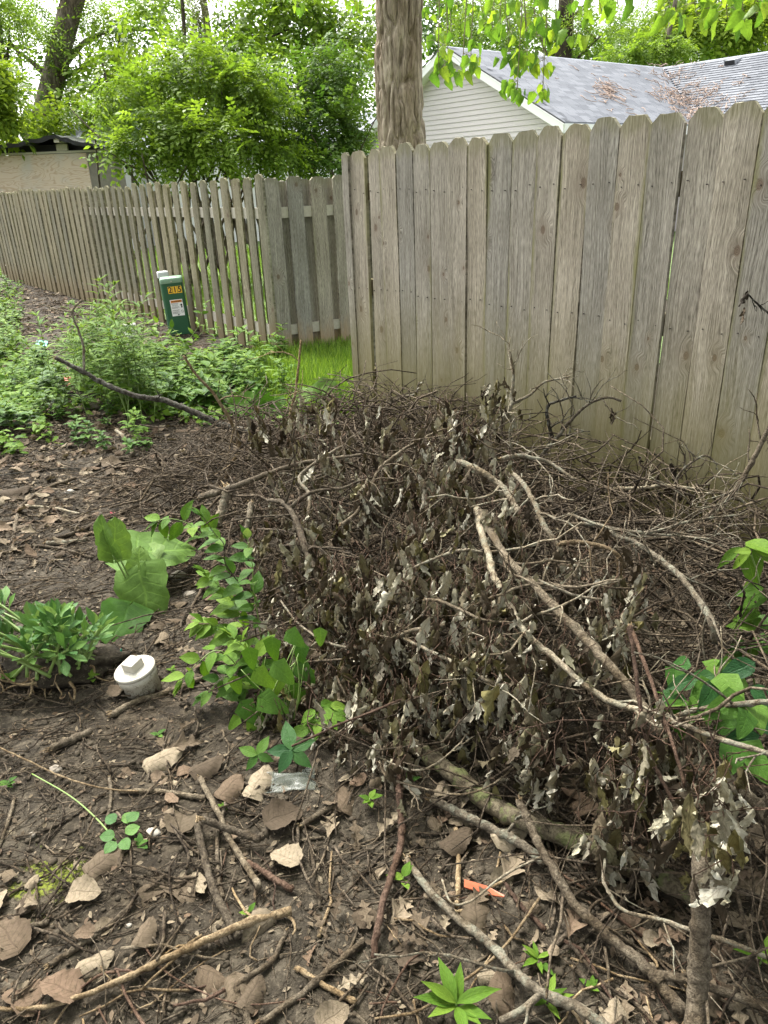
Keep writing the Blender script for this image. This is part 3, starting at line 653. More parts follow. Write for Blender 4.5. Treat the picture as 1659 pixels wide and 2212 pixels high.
# ================================================================== SHED
ply, nt, bs = new_mat('new_plywood'); tc = N(nt, 'TexCoord').outputs['Object']
wv = noise_(nt, N(nt, 'Mapping', {0: tc, 'Scale': (1.1, 1, 4.0)}).outputs[0], 1.1, 2, 0.4, 0.8)
gl = math_(nt, 'SINE', math_(nt, 'MULTIPLY', wv, 75.0))
c = mixc(nt, mapr(nt, gl, 0.2, 1.0), (0.50, 0.405, 0.31, 1), (0.40, 0.30, 0.21, 1))
c = mixc(nt, mapr(nt, noise_(nt, tc, 1.4, 3), 0.45, 0.7), c, (0.42, 0.385, 0.335, 1)); nt.links.new(c, bs.inputs['Base Color']); bs.inputs['Roughness'].default_value = 0.8
oldply = plain('grey_old_plywood', (0.17, 0.155, 0.125), 0.9, 0.35, 12)
tarp, nt, bs = new_mat('black_tarp'); bs.inputs['Base Color'].default_value = (0.02, 0.021, 0.025, 1); bs.inputs['Roughness'].default_value = 0.32
bumpn(nt, bs, noise_(nt, N(nt, 'TexCoord').outputs['Object'], 7, 5), 0.6, 0.05)
SY = 19.6
def sx(x, y=None, d=SY): r_ = ray(x, 335 if y is None else y); return r_[0] * d / r_[1]
shed = thing('shed', 'plywood shed with a sagging black tarp roof beyond the end of the picket fence', 'shed', (sx(60), SY, 0))
X0, X1, X2 = sx(-70), sx(187), sx(262); zt = 2.24
put('plywood_sheet', boxmesh('plywood_sheet', X0, X1 - 0.008, SY, SY + 0.02, 0.35, zt, ply), shed, label='fresh tan plywood sheet with wavy grain')
put('plywood_sheet', boxmesh('plywood_sheet', X1, X2, SY + 0.012, SY + 0.03, 0.3, zt, oldply), shed, label='weathered grey plywood sheet')
put('wall', boxmesh('wall', X0, X2, SY + 0.035, SY + 2.6, 0.0, zt - 0.05, plain('shed_white_wall', (0.5, 0.5, 0.5), 0.8)), shed)
put('top_plate', boxmesh('top_plate', X0, X2 + .1, SY - 0.03, SY + 0.05, zt + 0.01, zt + 0.055, M['railwood']), shed)
xr = sx(133, 300); zr = 2.57
put('ridge_beam', boxmesh('ridge_beam', xr - 0.06, xr + 0.06, SY - 0.35, SY + 2.7, zr - 0.11, zr + 0.03, M['railwood']), shed)
put('ridge_block', boxmesh('ridge_block', xr - 0.16, xr + 0.1, SY - 0.02, SY + 0.06, zt + 0.06, zr - 0.13, M['railwood']), shed)
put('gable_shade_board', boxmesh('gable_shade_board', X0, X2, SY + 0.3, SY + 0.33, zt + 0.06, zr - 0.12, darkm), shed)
acc = Acc(); ns, nn = 40, 12
for sgn, xe, ze in ((-1, sx(-120), 2.30), (1, sx(285), 2.24)):
    G = []
    for i in range(ns + 1):
        for j in range(nn + 1):
            t = i / ns; u_ = j / nn
            G.append((xr + (xe - xr) * t, SY - 0.42 + 3.2 * u_, zr + 0.05 + (ze - zr) * t - 0.05 * math.sin(math.pi * t) + 0.012 * math.sin(t * 40 + sgn) * (1 - u_) + 0.02 * float(vnoise(t * 9, u_ * 7, seed=4))))
    G = np.array(G); ii, jj = np.meshgrid(np.arange(ns), np.arange(nn), indexing='ij'); a_ = ii * (nn + 1) + jj
    acc.add(G, np.stack([a_, a_ + nn + 1, a_ + nn + 2, a_ + 1], -1).reshape(-1, 4))
    edge = G[np.arange(ns + 1) * (nn + 1)]; low = edge - np.array([0, -0.02, 0.09]) + np.stack([np.zeros(ns + 1), np.zeros(ns + 1), 0.02 * vnoise(edge[:, 0] * 6, edge[:, 0] * 0, seed=8)], -1)
    n_ = ns + 1; acc.add(np.concatenate([edge, low]), [[k, k + 1, n_ + k + 1, n_ + k] for k in range(ns)])
put('tarp', acc.mesh('tarp', [tarp]), shed)

# ================================================================== UTILITY PEDESTALS
green = plain('green_enamel', (0.018, 0.085, 0.038), 0.38, 0.12, 14, 0.5, bump=0.05)
pale_gr = plain('sun_faded_green', (0.16, 0.26, 0.17), 0.5, 0.1, 20)
def rbox(acc, hx, hy, z0, z1, rad=0.02, top_in=0.0, seg=4, mi=0):   # box with rounded upright corners
    ring = []
    for cx_, cy_, a0 in ((1, 1, 0), (-1, 1, 90), (-1, -1, 180), (1, -1, 270)):
        for k in range(seg + 1):
            a = math.radians(a0 + 90 * k / seg); ring.append((cx_ * (hx - rad) + rad * math.cos(a), cy_ * (hy - rad) + rad * math.sin(a)))
    ring = np.array(ring); n_ = len(ring); L = []
    prof = [(z0, 1.0)] + ([(z1, 1.0)] if not top_in else [(z1 - top_in, 1.0), (z1 - top_in * 0.35, 0.975), (z1, 0.90)]) + [(z1, 0.0)]
    for z, k in prof: L.append(np.column_stack([ring * k, np.full(n_, z)]))
    F = [[i * n_ + k, i * n_ + (k + 1) % n_, (i + 1) * n_ + (k + 1) % n_, (i + 1) * n_ + k] for i in range(len(L) - 1) for k in range(n_)]
    acc.add(np.concatenate(L), F, 0, mi)
def text_mesh(body, size, mat, align='CENTER', bold=0.0):
    cu = bpy.data.curves.new('lettering', 'FONT'); cu.body = body; cu.size = size; cu.align_x = align; cu.align_y = 'CENTER'; cu.extrude = 0.0004; cu.offset = bold
    o = bpy.data.objects.new('lettering', cu); me = bpy.data.meshes.new_from_object(o); me.materials.clear(); me.materials.append(mat)
    bpy.data.objects.remove(o); return me
ink = plain('black_ink', (0.012, 0.012, 0.013), 0.5, 0.05, 10, bump=0)
yel = plain('yellow_sticker', (0.80, 0.46, 0.03), 0.45, 0.06, 10, bump=0); orange = plain('orange_band', (0.75, 0.26, 0.03), 0.45, 0.06, 10, bump=0); wht = plain('white_sticker', (0.8, 0.8, 0.78), 0.4, 0.03, 10, bump=0)
pg = gnd(392, 722)
ped = thing('utility_pedestal', 'dark green utility box numbered 215 with a warning sticker leaning by the fence', 'utility box', pg)
W2, D2, HT = 0.105, 0.085, 0.525
a = Acc(); rbox(a, W2, D2, -0.1, HT, 0.022); put('body', a.mesh('body', [green], False), ped, mat4(pg, np.eye(3)))
a = Acc(); rbox(a, W2 + 0.008, D2 + 0.008, HT - 0.005, HT + 0.045, 0.026, 0.03); lid = put('lid', a.mesh('lid', [pale_gr]), ped, mat4(pg, np.eye(3)))
v, f = tubes(np.array([[[0, -D2 - 0.016, HT + 0.012], [0, -D2 - 0.002, HT + 0.012]]]), np.array([[0.006, 0.006]]), 8); put('screw', mesh_np('screw', v, f, [M['railwood']]), lid, mat4(pg, np.eye(3)))
RX = np.array([[1, 0, 0], [0, 0, -1], [0, 1, 0.0]])      # text plane -> front face
yf = -D2 - 0.0015
for k, ch in enumerate('215'):
    x = -0.026 + k * 0.046
    a = Acc().box(x - 0.021, x + 0.021, yf, yf + 0.001, HT - 0.105, HT - 0.038); pl = put('number_plate', a.mesh('number_plate', [yel], False), ped, mat4(pg, np.eye(3)))
    put('digit', text_mesh(ch, 0.078, ink, bold=0.0012), pl, mat4(pg + np.array([x, yf - 0.0008, HT - 0.0715]), RX))
a = Acc().box(-0.05, 0.072, yf, yf + 0.001, HT - 0.325, HT - 0.165); wlb = put('warning_label', a.mesh('warning_label', [wht], False), ped, mat4(pg, np.eye(3)))
a = Acc().box(-0.042, 0.064, yf - 0.001, yf - 0.0002, HT - 0.194, HT - 0.171); put('orange_band', a.mesh('orange_band', [orange], False), wlb, mat4(pg, np.eye(3)))
put('lettering', text_mesh('WARNING', 0.0235, ink, bold=0.0004), wlb, mat4(pg + np.array([0.021, yf - 0.0016, HT - 0.1835]), RX))
tri = mesh_np('triangle', [[-0.041, yf - 0.0016, HT - 0.192], [-0.021, yf - 0.0016, HT - 0.192], [-0.031, yf - 0.0016, HT - 0.173], [-0.031, yf - 0.0016, HT - 0.173]], [[0, 1, 2, 3]], [ink]) if False else None
put('lettering', text_mesh('KEEP SHUT', 0.0125, ink), wlb, mat4(pg + np.array([-0.008, yf - 0.0012, HT - 0.2215]), RX))
a = Acc()
for z_, x1_ in ((.2005, .03), (.2085, .022), (.234, .028), (.242, .034), (.2485, .016), (.266, .032), (.2725, .024), (.282, .03), (.2885, .01), (.295, .028), (.3015, .03)):
    x_ = -0.042
    while x_ < x1_:
        l_ = random.uniform(.004, .011); a.box(x_, min(x_ + l_, x1_), yf - 0.0012, yf - 0.0003, HT - z_ - 0.0014, HT - z_ + 0.0012); x_ += l_ + 0.0018
a.box(0.004, 0.02, yf - 0.0012, yf - 0.0003, HT - 0.3195, HT - 0.3095)
put('print_lines', a.mesh('print_lines', [ink], False), wlb, mat4(pg, np.eye(3)))
a = Acc(); 
for (cx_, cz_, rx_, rz_) in ((0.055, .221, .009, .012), (0.056, .2405, .008, .0075)):
    th = np.linspace(0, 2 * math.pi, 13)[:-1]; c0 = np.array([cx_, yf - 0.0012, HT - cz_]); rim = np.column_stack([cx_ + rx_ * np.cos(th), np.full(12, yf - 0.0012), HT - cz_ + rz_ * np.sin(th)])
    vv = np.concatenate([[c0], rim]); a.add(vv, [[0, 1 + k, 1 + (k + 1) % 12, 1 + (k + 2) % 12] for k in range(0, 12, 2)])
th = np.linspace(0, 2 * math.pi, 25); ring = np.column_stack([0.054 + 0.0125 * np.cos(th), np.full(25, yf - 0.0012), HT - 0.2835 + 0.0125 * np.sin(th)])
v, f = tubes(np.array([ring, np.linspace([0.0455, yf - .0012, HT - .276], [0.0625, yf - .0012, HT - .291], 25)]), np.full((2, 25), 0.0011), 4); a.add(v, f)
v, f = tubes(np.array([[[0.038, yf - .001, HT - .212], [0.0435, yf - .001, HT - .219], [0.044, yf - .001, HT - .226]]]), np.full((1, 3), 0.0009), 4); a.add(v, f)
put('hazard_symbols', a.mesh('hazard_symbols', [ink], False), wlb, mat4(pg, np.eye(3)))
ped.rotation_euler = (0.01, math.radians(-2.6), math.radians(14))
pg2 = at(372, 700, math.hypot(pg[0], pg[1]) + 0.24); pg2[2] = 0
p2 = thing('cable_post', 'slim green post with a pale grey cap standing behind the numbered green box', 'utility post', pg2)
a = Acc(); rbox(a, 0.045, 0.045, -0.1, 0.55, 0.012); put('body', a.mesh('body', [green], False), p2, mat4(pg2, np.eye(3)))
a = Acc(); rbox(a, 0.056, 0.052, 0.545, 0.605, 0.014, 0.02); put('cap', a.mesh('cap', [plain('pale_grey_cap', (0.5, 0.51, 0.5), 0.5, 0.1, 30)]), p2, mat4(pg2, np.eye(3)))
p2.rotation_euler = (0, math.radians(-2), math.radians(20))
pg3 = gnd(291, 772)
p3 = thing('marker_post', 'short white plastic stub post half hidden in the tall weeds', 'marker post', pg3)
def lathe(prof, S=24):
    th = np.linspace(0, 2 * math.pi, S, endpoint=False); L = [np.column_stack([r_ * np.cos(th), r_ * np.sin(th), np.full(S, z)]) for r_, z in prof]
    F = [[i * S + k, i * S + (k + 1) % S, (i + 1) * S + (k + 1) % S, (i + 1) * S + k] for i in range(len(L) - 1) for k in range(S)]
    return np.concatenate(L), F
pv = plain('grubby_white_plastic', (0.62, 0.60, 0.54), 0.5, 0.25, 30)
v, f = lathe([(0, 0.0), (0.05, 0.0), (0.05, 0.27), (0.045, 0.275)], 16); put('post', mesh_np('post', v, f, [pv]), p3, mat4(pg3, np.eye(3)))
v, f = lathe([(0.057, 0.25), (0.057, 0.29), (0.05, 0.30), (0, 0.302)], 16); put('cap', mesh_np('cap', v, f, [pv]), p3, mat4(pg3, np.eye(3)))

# PVC cleanout with a square-nut plug
pc = on(311, 1490, 0, False); Rt = Matrix.Rotation(math.radians(-9), 3, 'Y') @ Matrix.Rotation(math.radians(4), 3, 'X') @ Matrix.Rotation(math.radians(-28), 3, 'Z')
Rt = np.array(Rt)
pvc, nt, bs = new_mat('dirty_white_pvc'); tc = N(nt, 'TexCoord').outputs['Object']; oz = N(nt, 'SeparateXYZ', {0: tc}).outputs[2]
sp = noise_(nt, tc, 260, 4, 0.7); sp2 = noise_(nt, tc, 38, 4, 0.65)
low = mapr(nt, oz, 0.105, 0.0)
msk = mapr(nt, math_(nt, 'ADD', math_(nt, 'MULTIPLY_ADD', sp2, 0.6, math_(nt, 'MULTIPLY', sp, 0.8)), math_(nt, 'MULTIPLY', low, 0.14)), 0.80, 0.90)
c = mixc(nt, math_(nt, 'MULTIPLY', low, 0.45), (0.40, 0.375, 0.31, 1), (0.36, 0.33, 0.22, 1)); c = mixc(nt, math_(nt, 'MULTIPLY', msk, 0.8), c, (0.10, 0.08, 0.05, 1))
nt.links.new(c, bs.inputs['Base Color']); bs.inputs['Roughness'].default_value = 0.55
co = thing('cleanout_pipe', 'dirty white plastic pipe stub with a square-topped screw plug in the soil', 'pipe', pc)
Mc = mat4(pc, Rt); k_ = 0.93
v, f = lathe([(0, -0.06), (0.056, -0.06), (0.056, 0.052), (0.058, 0.054)], 40); put('pipe', mesh_np('pipe', v * k_, f, [pvc]), co, Mc)
v, f = lathe([(0.0575, 0.050), (0.061, 0.052), (0.061, 0.076), (0.0575, 0.078)], 40); put('collar', mesh_np('collar', v * k_, f, [pvc]), co, Mc)
v, f = lathe([(0.060, 0.079), (0.0645, 0.080), (0.0650, 0.088), (0.062, 0.0915), (0.0575, 0.0915), (0.0565, 0.0895), (0.052, 0.0895), (0.051, 0.092), (0, 0.0925)], 40); plug = put('plug', mesh_np('plug', v * k_, f, [pvc]), co, Mc)
a = Acc(); rbox(a, 0.0245, 0.0245, 0.092, 0.121, 0.004, 0.004, 2); nut = put('square_nut', mesh_np('square_nut', a.V[0] * k_, a.F[0], [pvc], smooth_=False), plug, Mc)

# ================================================================== TREES
def trunk_mesh(name, path, radii, S, amp, mat, seed=1, cell=0.05, nz=None):
    nz = nz or len(path); p = spline(path, nz); R = np.interp(np.linspace(0, 1, nz), np.linspace(0, 1, len(radii)), radii)
    v, f = tubes(p[None], R[None], S); K = nz + 2
    V3 = v.reshape(K, S, 3); C_ = np.concatenate([p[:1], p, p[-1:]])[:, None]
    dirv = nrm(V3 - C_); zz = np.repeat(np.linspace(0, np.linalg.norm(np.diff(p, axis=0), axis=1).sum(), K)[:, None], S, 1)
    q = dirv * (R.mean() / cell)
    wx = 0.5 * vnoise(q[..., 0] * .6, q[..., 1] * .6, zz / (cell * 3), seed + 9)
    rid = 1 - np.abs(vnoise(q[..., 0] + wx, q[..., 1] + wx, zz / (cell * 7), seed)) * 2
    rid2 = 1 - np.abs(vnoise(q[..., 0] * 2.1 + wx, q[..., 1] * 2.1, zz / (cell * 3), seed + 3)) * 2
    h = amp * (-np.clip(rid, -.2, 1) ** 2 * 1.2 - 0.4 * np.clip(rid2, 0, 1) ** 2 + 0.5) + amp * 0.8 * vnoise(q[..., 0] * .3, q[..., 1] * .3, zz * 1.2, seed + 5)
    h[0] = h[-1] = 0
    V3 = V3 + dirv * h[..., None]
    return mesh_np(name, V3.reshape(-1, 3), f, [mat], rnd=np.full(K * S, 0.45))
def spray(n=12, ln=1.0, leaf=0.2, seed=0, pair=False, wd=0.27, droop=0.25):
    r = np.random.default_rng(seed); Vs, Fs = [], []; k0 = 0
    for k in range(n):
        t = (k // 2 * 2 + 1.0) / n if pair else (k + .6) / n
        side = 1 if k % 2 else -1
        base = np.array([0.05 * math.sin(t * 4 + seed), t * ln, -droop * t * t * ln])
        d = nrm(np.array([side * r.uniform(.7, 1.1), r.uniform(.3, .7), r.uniform(-.45, .15)]))
        if k == n - 1: d = nrm(np.array([0.1, 1, -.3]))
        dv, df = diamond(wd, r.uniform(-.02, .1))
        R_ = frames(d[None], nrm(np.array([[r.normal(0, .25), r.normal(0, .25), 1]])), np.array([leaf * r.uniform(.75, 1.2)]))[0]
        Vs.append(dv @ R_.T + base); Fs.append(df + k0); k0 += 4
    return np.concatenate(Vs), np.concatenate(Fs)
SPR = [spray(12, 1, .2, s) for s in range(4)]; SPR_P = [spray(14, 1, .17, s + 10, True) for s in range(4)]; SPR_F = [spray(20, 1, .11, s + 20, False, .2, .4) for s in range(4)]
SPR_C = [spray(16, 1, .16, s + 30, False, .10, .5) for s in range(3)]
def crown_mesh(name, blobs, n, ln, mats, tm, shell=0.55, droop=0.3, tint=0.25):
    """blobs: (centre, radii, weight); sprays sit through each clump, thicker toward its skin, and point outwards"""
    wts = np.array([b[2] for b in blobs]); wts = wts / wts.sum(); acc = Acc()
    for (c_, r_, _), w_ in zip(blobs, wts):
        k = max(3, int(n * w_)); d = rand_dir(k); rad = rng.uniform(shell ** 3, 1, k) ** (1 / 3)
        nz_ = 1 + 0.30 * vnoise(d[:, 0] * 2.3 + c_[0], d[:, 1] * 2.3 + c_[1], d[:, 2] * 2.3, 7)
        pos = np.asarray(c_) + d * np.asarray(r_) * (rad * nz_)[:, None]
        dirs = nrm(d + rng.normal(0, .45, (k, 3)) + np.array([0, 0, -droop]))
        up = nrm(np.array([0, 0, 1.0]) + rng.normal(0, .35, (k, 3)))
        R_ = frames(dirs, up, ln * rng.uniform(.6, 1.3, k))
        rn = np.clip(0.5 + 0.5 * vnoise(pos[:, 0] * .9, pos[:, 1] * .9, pos[:, 2] * .9, 5) + rng.normal(0, tint, k), 0.01, 0.98)
        bake(tm, pos - dirs * ln * 0.5, R_, acc, rn)
    return acc.mesh(name, mats)
def limbs(base, ends, r0_, S=6, sag=0.0, seed=0):
    acc = Acc(); r = np.random.default_rng(seed)
    for e in ends:
        b, e = np.asarray(base, float), np.asarray(e, float)
        mid = (b + e) / 2 + r.normal(0, .12, 3) * np.linalg.norm(e - b) + np.array([0, 0, .1 * np.linalg.norm(e - b)])
        p = spline([b, mid, e], 12); v, f = tubes(p[None], np.linspace(r0_, r0_ * .2, 12)[None], S); acc.add(v, f, .4)
        for k in range(3):
            i = r.integers(4, 11); q = p[i] + r.normal(0, 1, 3) * np.linalg.norm(e - b) * .28
            v, f = tubes(spline([p[i], (p[i] + q) / 2 + r.normal(0, .05, 3), q], 6)[None], np.linspace(r0_ * .35, r0_ * .1, 6)[None], 4); acc.add(v, f, .4)
    return acc
def P3(x, y, dist): return at(x, y, dist)

# --- cottonwood whose trunk stands behind the tall fence
TD = 8.6
tb = P3(868, 318, TD); tt = P3(860, 0, TD)
base = np.array([tb[0] + .02, tb[1], -0.1])
dirn = (tt - tb) / (tt[2] - tb[2])
def tk(z): return np.array([tb[0], tb[1], 0]) + dirn * (z - tb[2]) + np.array([0, 0, tb[2]])
cw = thing('cottonwood_tree', 'thick furrowed trunk rising behind the tall fence with heart-shaped leaves hanging at the right', 'tree', (base[0], base[1], 0))
put('trunk', trunk_mesh('trunk', [base, tk(1.2), tk(3), tk(5), tk(8)], [.30, .232, .222, .215, .19], 240, .032, M['trunkbark'], cell=.062, nz=480), cw)
limb_ends = [np.array([2.2, 4.6, 4.6]), np.array([-1.5, 5.0, 5.5]), np.array([3.6, 5.4, 5.0]), np.array([0.4, 3.0, 6.2])]
put('limb', limbs(tk(5.2), limb_ends, .09, 8, seed=4).mesh('limb', [M['trunkbark']]), cw)
hearts = [leafgrid(w_heart, 8, 4, .16, .3, random.choice([-1.5, 1.8, 2.4]), .03, 0, .16, s) for s in range(4)]
heart_me = [mesh_np('leaf', v * .060, f, [M['leaf_cotton']], lf=LFREG[id(v)][1]) for v, f in hearts]
sa = Acc()
clusters = [  # picture box, number of leaves, distance, size
    ((935, 990, 0, 110), 16, 4.9, 1.0), ((940, 1028, 90, 190), 34, 4.6, 1.0), ((1058, 1190, -10, 120), 60, 4.8, 1.0), ((1075, 1185, 100, 165), 26, 4.7, 1.0),
    ((1110, 1190, 165, 222), 18, 4.6, 1.05), ((910, 1060, -10, 60), 26, 6.2, .9), ((1190, 1255, 8, 120), 22, 4.4, 1.05), ((1278, 1345, -15, 55), 13, 3.9, 1.2),
    ((1430, 1530, -15, 62), 22, 3.9, 1.15), ((1545, 1625, 5, 70), 13, 3.9, 1.2), ((1620, 1670, -10, 30), 5, 3.9, 1.1), ((560, 810, -12, 45), 22, 6.8, .9)]
for (x0, x1, y0, y1), n_, dist, sc in clusters:
    ns_ = max(2, n_ // 8)
    for s_ in range(ns_):
        xx = x0 + (x1 - x0) * (s_ + random.uniform(.2, .8)) / ns_; yb = y0 + (y1 - y0) * random.uniform(.7, 1.0); dd = dist + random.uniform(-.35, .35)
        P_ = [at(xx + random.uniform(-25, 25), -260, dd + .1), at(xx + random.uniform(-12, 12), -80, dd), at(xx + random.uniform(-8, 8), (y0 + yb) / 2 - 15, dd), at(xx, yb - 18, dd)]
        pp = spline(P_, 16); v, f = tubes(pp[None], np.linspace(.004, .0015, 16)[None], 4); sa.add(v, f, .3)
        m_ = n_ // ns_ + (1 if s_ < n_ % ns_ else 0)
        zlo = at(xx, y0, dd)[2]
        for k in range(m_):
            hgt = [q for q in pp if q[2] < at(xx, y0 - 25, dd)[2]] or [pp[-1]]
            q = hgt[random.randrange(len(hgt))] + np.array([random.uniform(-.075, .075), random.uniform(-.08, .08), random.uniform(-.03, .02)])
            az = random.uniform(0, 6.28); dirv = nrm(np.array([.55 * math.cos(az), .55 * math.sin(az), -1.0]))
            up = nrm(np.array([random.gauss(0, .6), -1 + random.gauss(0, .5), random.uniform(0, .7)]))
            R_ = frames(dirv[None], up[None], np.array([sc * random.uniform(.75, 1.15)]))[0]
            put('leaf', heart_me[random.randrange(4)], cw, mat4(q, R_))
            anchor = pp[int(np.argmin(np.linalg.norm(pp - q - np.array([0, 0, .03]), axis=1)))]
            v, f = tubes(np.array([[anchor, (anchor + q) / 2 + [0, 0, .01], q]]), np.array([[.0014, .0012, .001]]), 3); sa.add(v, f, .8)
put('hanging_twigs', sa.mesh('hanging_twigs', [plain('young_twig', (0.16, 0.15, 0.06), .6)]), cw)
# unseen canopy added over the camera to darken the foreground, parented to the cottonwood
shade_canopy = [((random.uniform(-3.0, 4.2), random.uniform(-3.5, 2.6), random.uniform(4.4, 7.2)), (random.uniform(1.2, 2), random.uniform(1.2, 2), random.uniform(.6, 1.0)), 1) for k in range(20)]
put('crown', crown_mesh('crown', shade_canopy, 3300, .7, [M['leaf_cotton']], SPR, .3), cw, kind='stuff')

# --- background trees
def tree(label, base, height, r, lean, blobs, n, ln, mat, tm, ends=(), bark='treebark', group='trees in the background', S=14, name='broadleaf_tree', **k):
    b = np.asarray(base, float); t = thing(name, label, 'tree', (b[0], b[1], 0), group)
    if r:
        p = [b + np.array([lean[0] * q + .12 * math.sin(q * 5 + b[0]), lean[1] * q, height * q]) for q in np.linspace(0, 1, 6)]
        put('trunk', trunk_mesh('trunk', p, [r * 1.15, r, r * .8, r * .5], S * 3, r * .09, M[bark], cell=r * .3, nz=90), t)
        if len(ends): put('limb', limbs(p[2], ends, r * .35, seed=int(abs(b[0] * 7))).mesh('limb', [M[bark]]), t)
    put('crown', crown_mesh('crown', blobs, n, ln, [M[mat]], tm, **k), t, kind='stuff')
    return t
def blob(x, y, dist, rx, ry, wgt=1.0, depth=None):       # clump seen at picture position, radii in picture units
    c_ = P3(x, y, dist); s_ = ((c_ - EYE) @ fwd) / FOC
    return (c_, (rx * s_, (depth or rx) * s_, ry * s_), wgt * rx * ry)

tl = P3(75, 300, 27.0); tl2 = P3(185, 0, 27.0); kx = (tl2 - tl) / (tl2[2] - tl[2])
tree('leaning grey trunk wrapped in leafy vines behind the black tarp shed', (tl[0] - kx[0] * tl[2], tl[1], 0), 11, .33, (kx[0] * 11, 0),
     [blob(200, 28, 27, 70, 50), blob(110, 100, 26.5, 60, 45), blob(250, 90, 27.5, 60, 60), blob(60, 30, 27, 70, 45), blob(330, 30, 28, 90, 60), blob(150, 190, 26.6, 28, 70, .8), blob(270, 180, 28, 60, 45, .8)],
     900, .95, 'crown', SPR_F, [P3(205, 130, 27), P3(10, 90, 27), P3(300, 60, 28)])
tl = P3(25, 300, 24.0)
tree('slim dark forked trunk at the left edge behind the shed', (tl[0], tl[1], 0), 10, .16, (.5, 0),
     [blob(0, 40, 24, 80, 50), blob(-40, 130, 24, 60, 60), blob(30, 180, 25, 45, 40, .5)], 420, .9, 'crown', SPR_F, [P3(45, 170, 24), P3(20, 60, 24)])
tree('yellow-green large-leaved tree at the left edge above the shed', P3(-70, 420, 21.5) * np.array([1, 1, 0]), 4, .07, (.2, 0),
     [blob(-10, 205, 21, 40, 60), blob(5, 262, 21, 34, 24), blob(-30, 140, 21, 40, 40)], 240, .8, 'crown_yel', SPR, ())
tree('pale leafy tree filling the gap above the shed roof', P3(260, 420, 24.0) * np.array([1, 1, 0]), 4.5, .05, (.2, 0),
     [blob(170, 255, 24, 90, 50), blob(60, 285, 24, 80, 30), blob(240, 160, 25, 80, 60, .8), blob(330, 210, 25, 90, 70)], 420, .95, 'crown_yel', SPR, ())
tree('tall airy tree behind the big shrub', P3(520, 420, 21.0) * np.array([1, 1, 0]), 10, .09, (-.6, 0),
     [blob(560, 40, 21, 90, 60), blob(660, 40, 21, 80, 70), blob(730, 120, 21, 70, 80), blob(520, 120, 20, 90, 60, .8), blob(780, 60, 22, 60, 60, .7), blob(340, 20, 22, 70, 40, .6)], 700, .8, 'crown', SPR,
     [P3(560, 60, 21), P3(480, 20, 21), P3(690, 50, 21)])
cb = P3(435, 420, 16.5) * np.array([1, 1, 0])
tree('brownish green cedar top poking up behind the shrub', cb, 5.2, .05, (0, 0), [blob(435, 60 + 26 * k, 16.5, 20 + 8 * k, 26) for k in range(6)] + [blob(420, 0, 16.5, 22, 45)], 520, .45, 'cedar', SPR_C, (), name='cedar_tree', droop=.7)
# right side, behind the roof
tr = P3(1205, 120, 31.7)
tree('thick branching trunk with drooping foliage behind the house ridge', (tr[0] - .2, tr[1], 0), 10, .34, (.7, 0),
     [blob(1130, 30, 31.7, 70, 60), blob(1290, 50, 31.7, 80, 60), blob(1360, 90, 30.4, 60, 50), blob(1240, 100, 33.0, 60, 35, .6), blob(1050, 40, 33.0, 70, 60), blob(1000, 70, 33.0, 50, 60, .7), blob(1420, 30, 31.7, 60, 60)],
     1150, .95, 'crown', SPR_C, [P3(1300, 75, 31.7), P3(1150, 10, 31.7), P3(1270, 0, 31.7), P3(1330, 100, 31.7)])
tree('bright yellow-green maple behind the right roof ridge', P3(1560, 420, 30.4) * np.array([1, 1, 0]), 8, .13, (.3, 0),
     [blob(1450, 80, 30.4, 60, 45), blob(1540, 60, 30.4, 80, 45), blob(1620, 40, 30.4, 70, 50), blob(1500, 20, 31.7, 80, 40)], 800, .9, 'crown_yel', SPR, [P3(1500, 60, 30.4)])
tree('slender dark trunk between the two ridges of the roof', P3(1395, 420, 28.4) * np.array([1, 1, 0]), 8, .09, (.35, 0), [blob(1400, 110, 28.4, 45, 35), blob(1340, 130, 28.4, 50, 33.0), blob(1460, 110, 28.4, 40, 33.0)], 450, .55, 'crown', SPR, [P3(1440, 60, 28.4)])
tree('dense green trees far behind the house at the right edge', P3(1640, 420, 30.0) * np.array([1, 1, 0]), 10, .2, (0, 0), [blob(1560, 80, 36, 110, 50), blob(1660, 40, 36, 90, 60), blob(1300, 90, 36, 120, 50), blob(1100, 60, 36, 120, 60), blob(960, 40, 36, 80, 70)], 800, 1.2, 'crown_dark', SPR, ())
tree('dark green trees beyond the shrub behind the trunk', P3(700, 420, 26.0) * np.array([1, 1, 0]), 9, .2, (0, 0), [blob(620, 170, 26, 120, 80), blob(760, 190, 26, 80, 110), blob(480, 200, 26, 100, 70), blob(330, 120, 27, 110, 80, .7), blob(100, 200, 28, 120, 90, .7)], 380, 1.1, 'crown_dark', SPR, ())

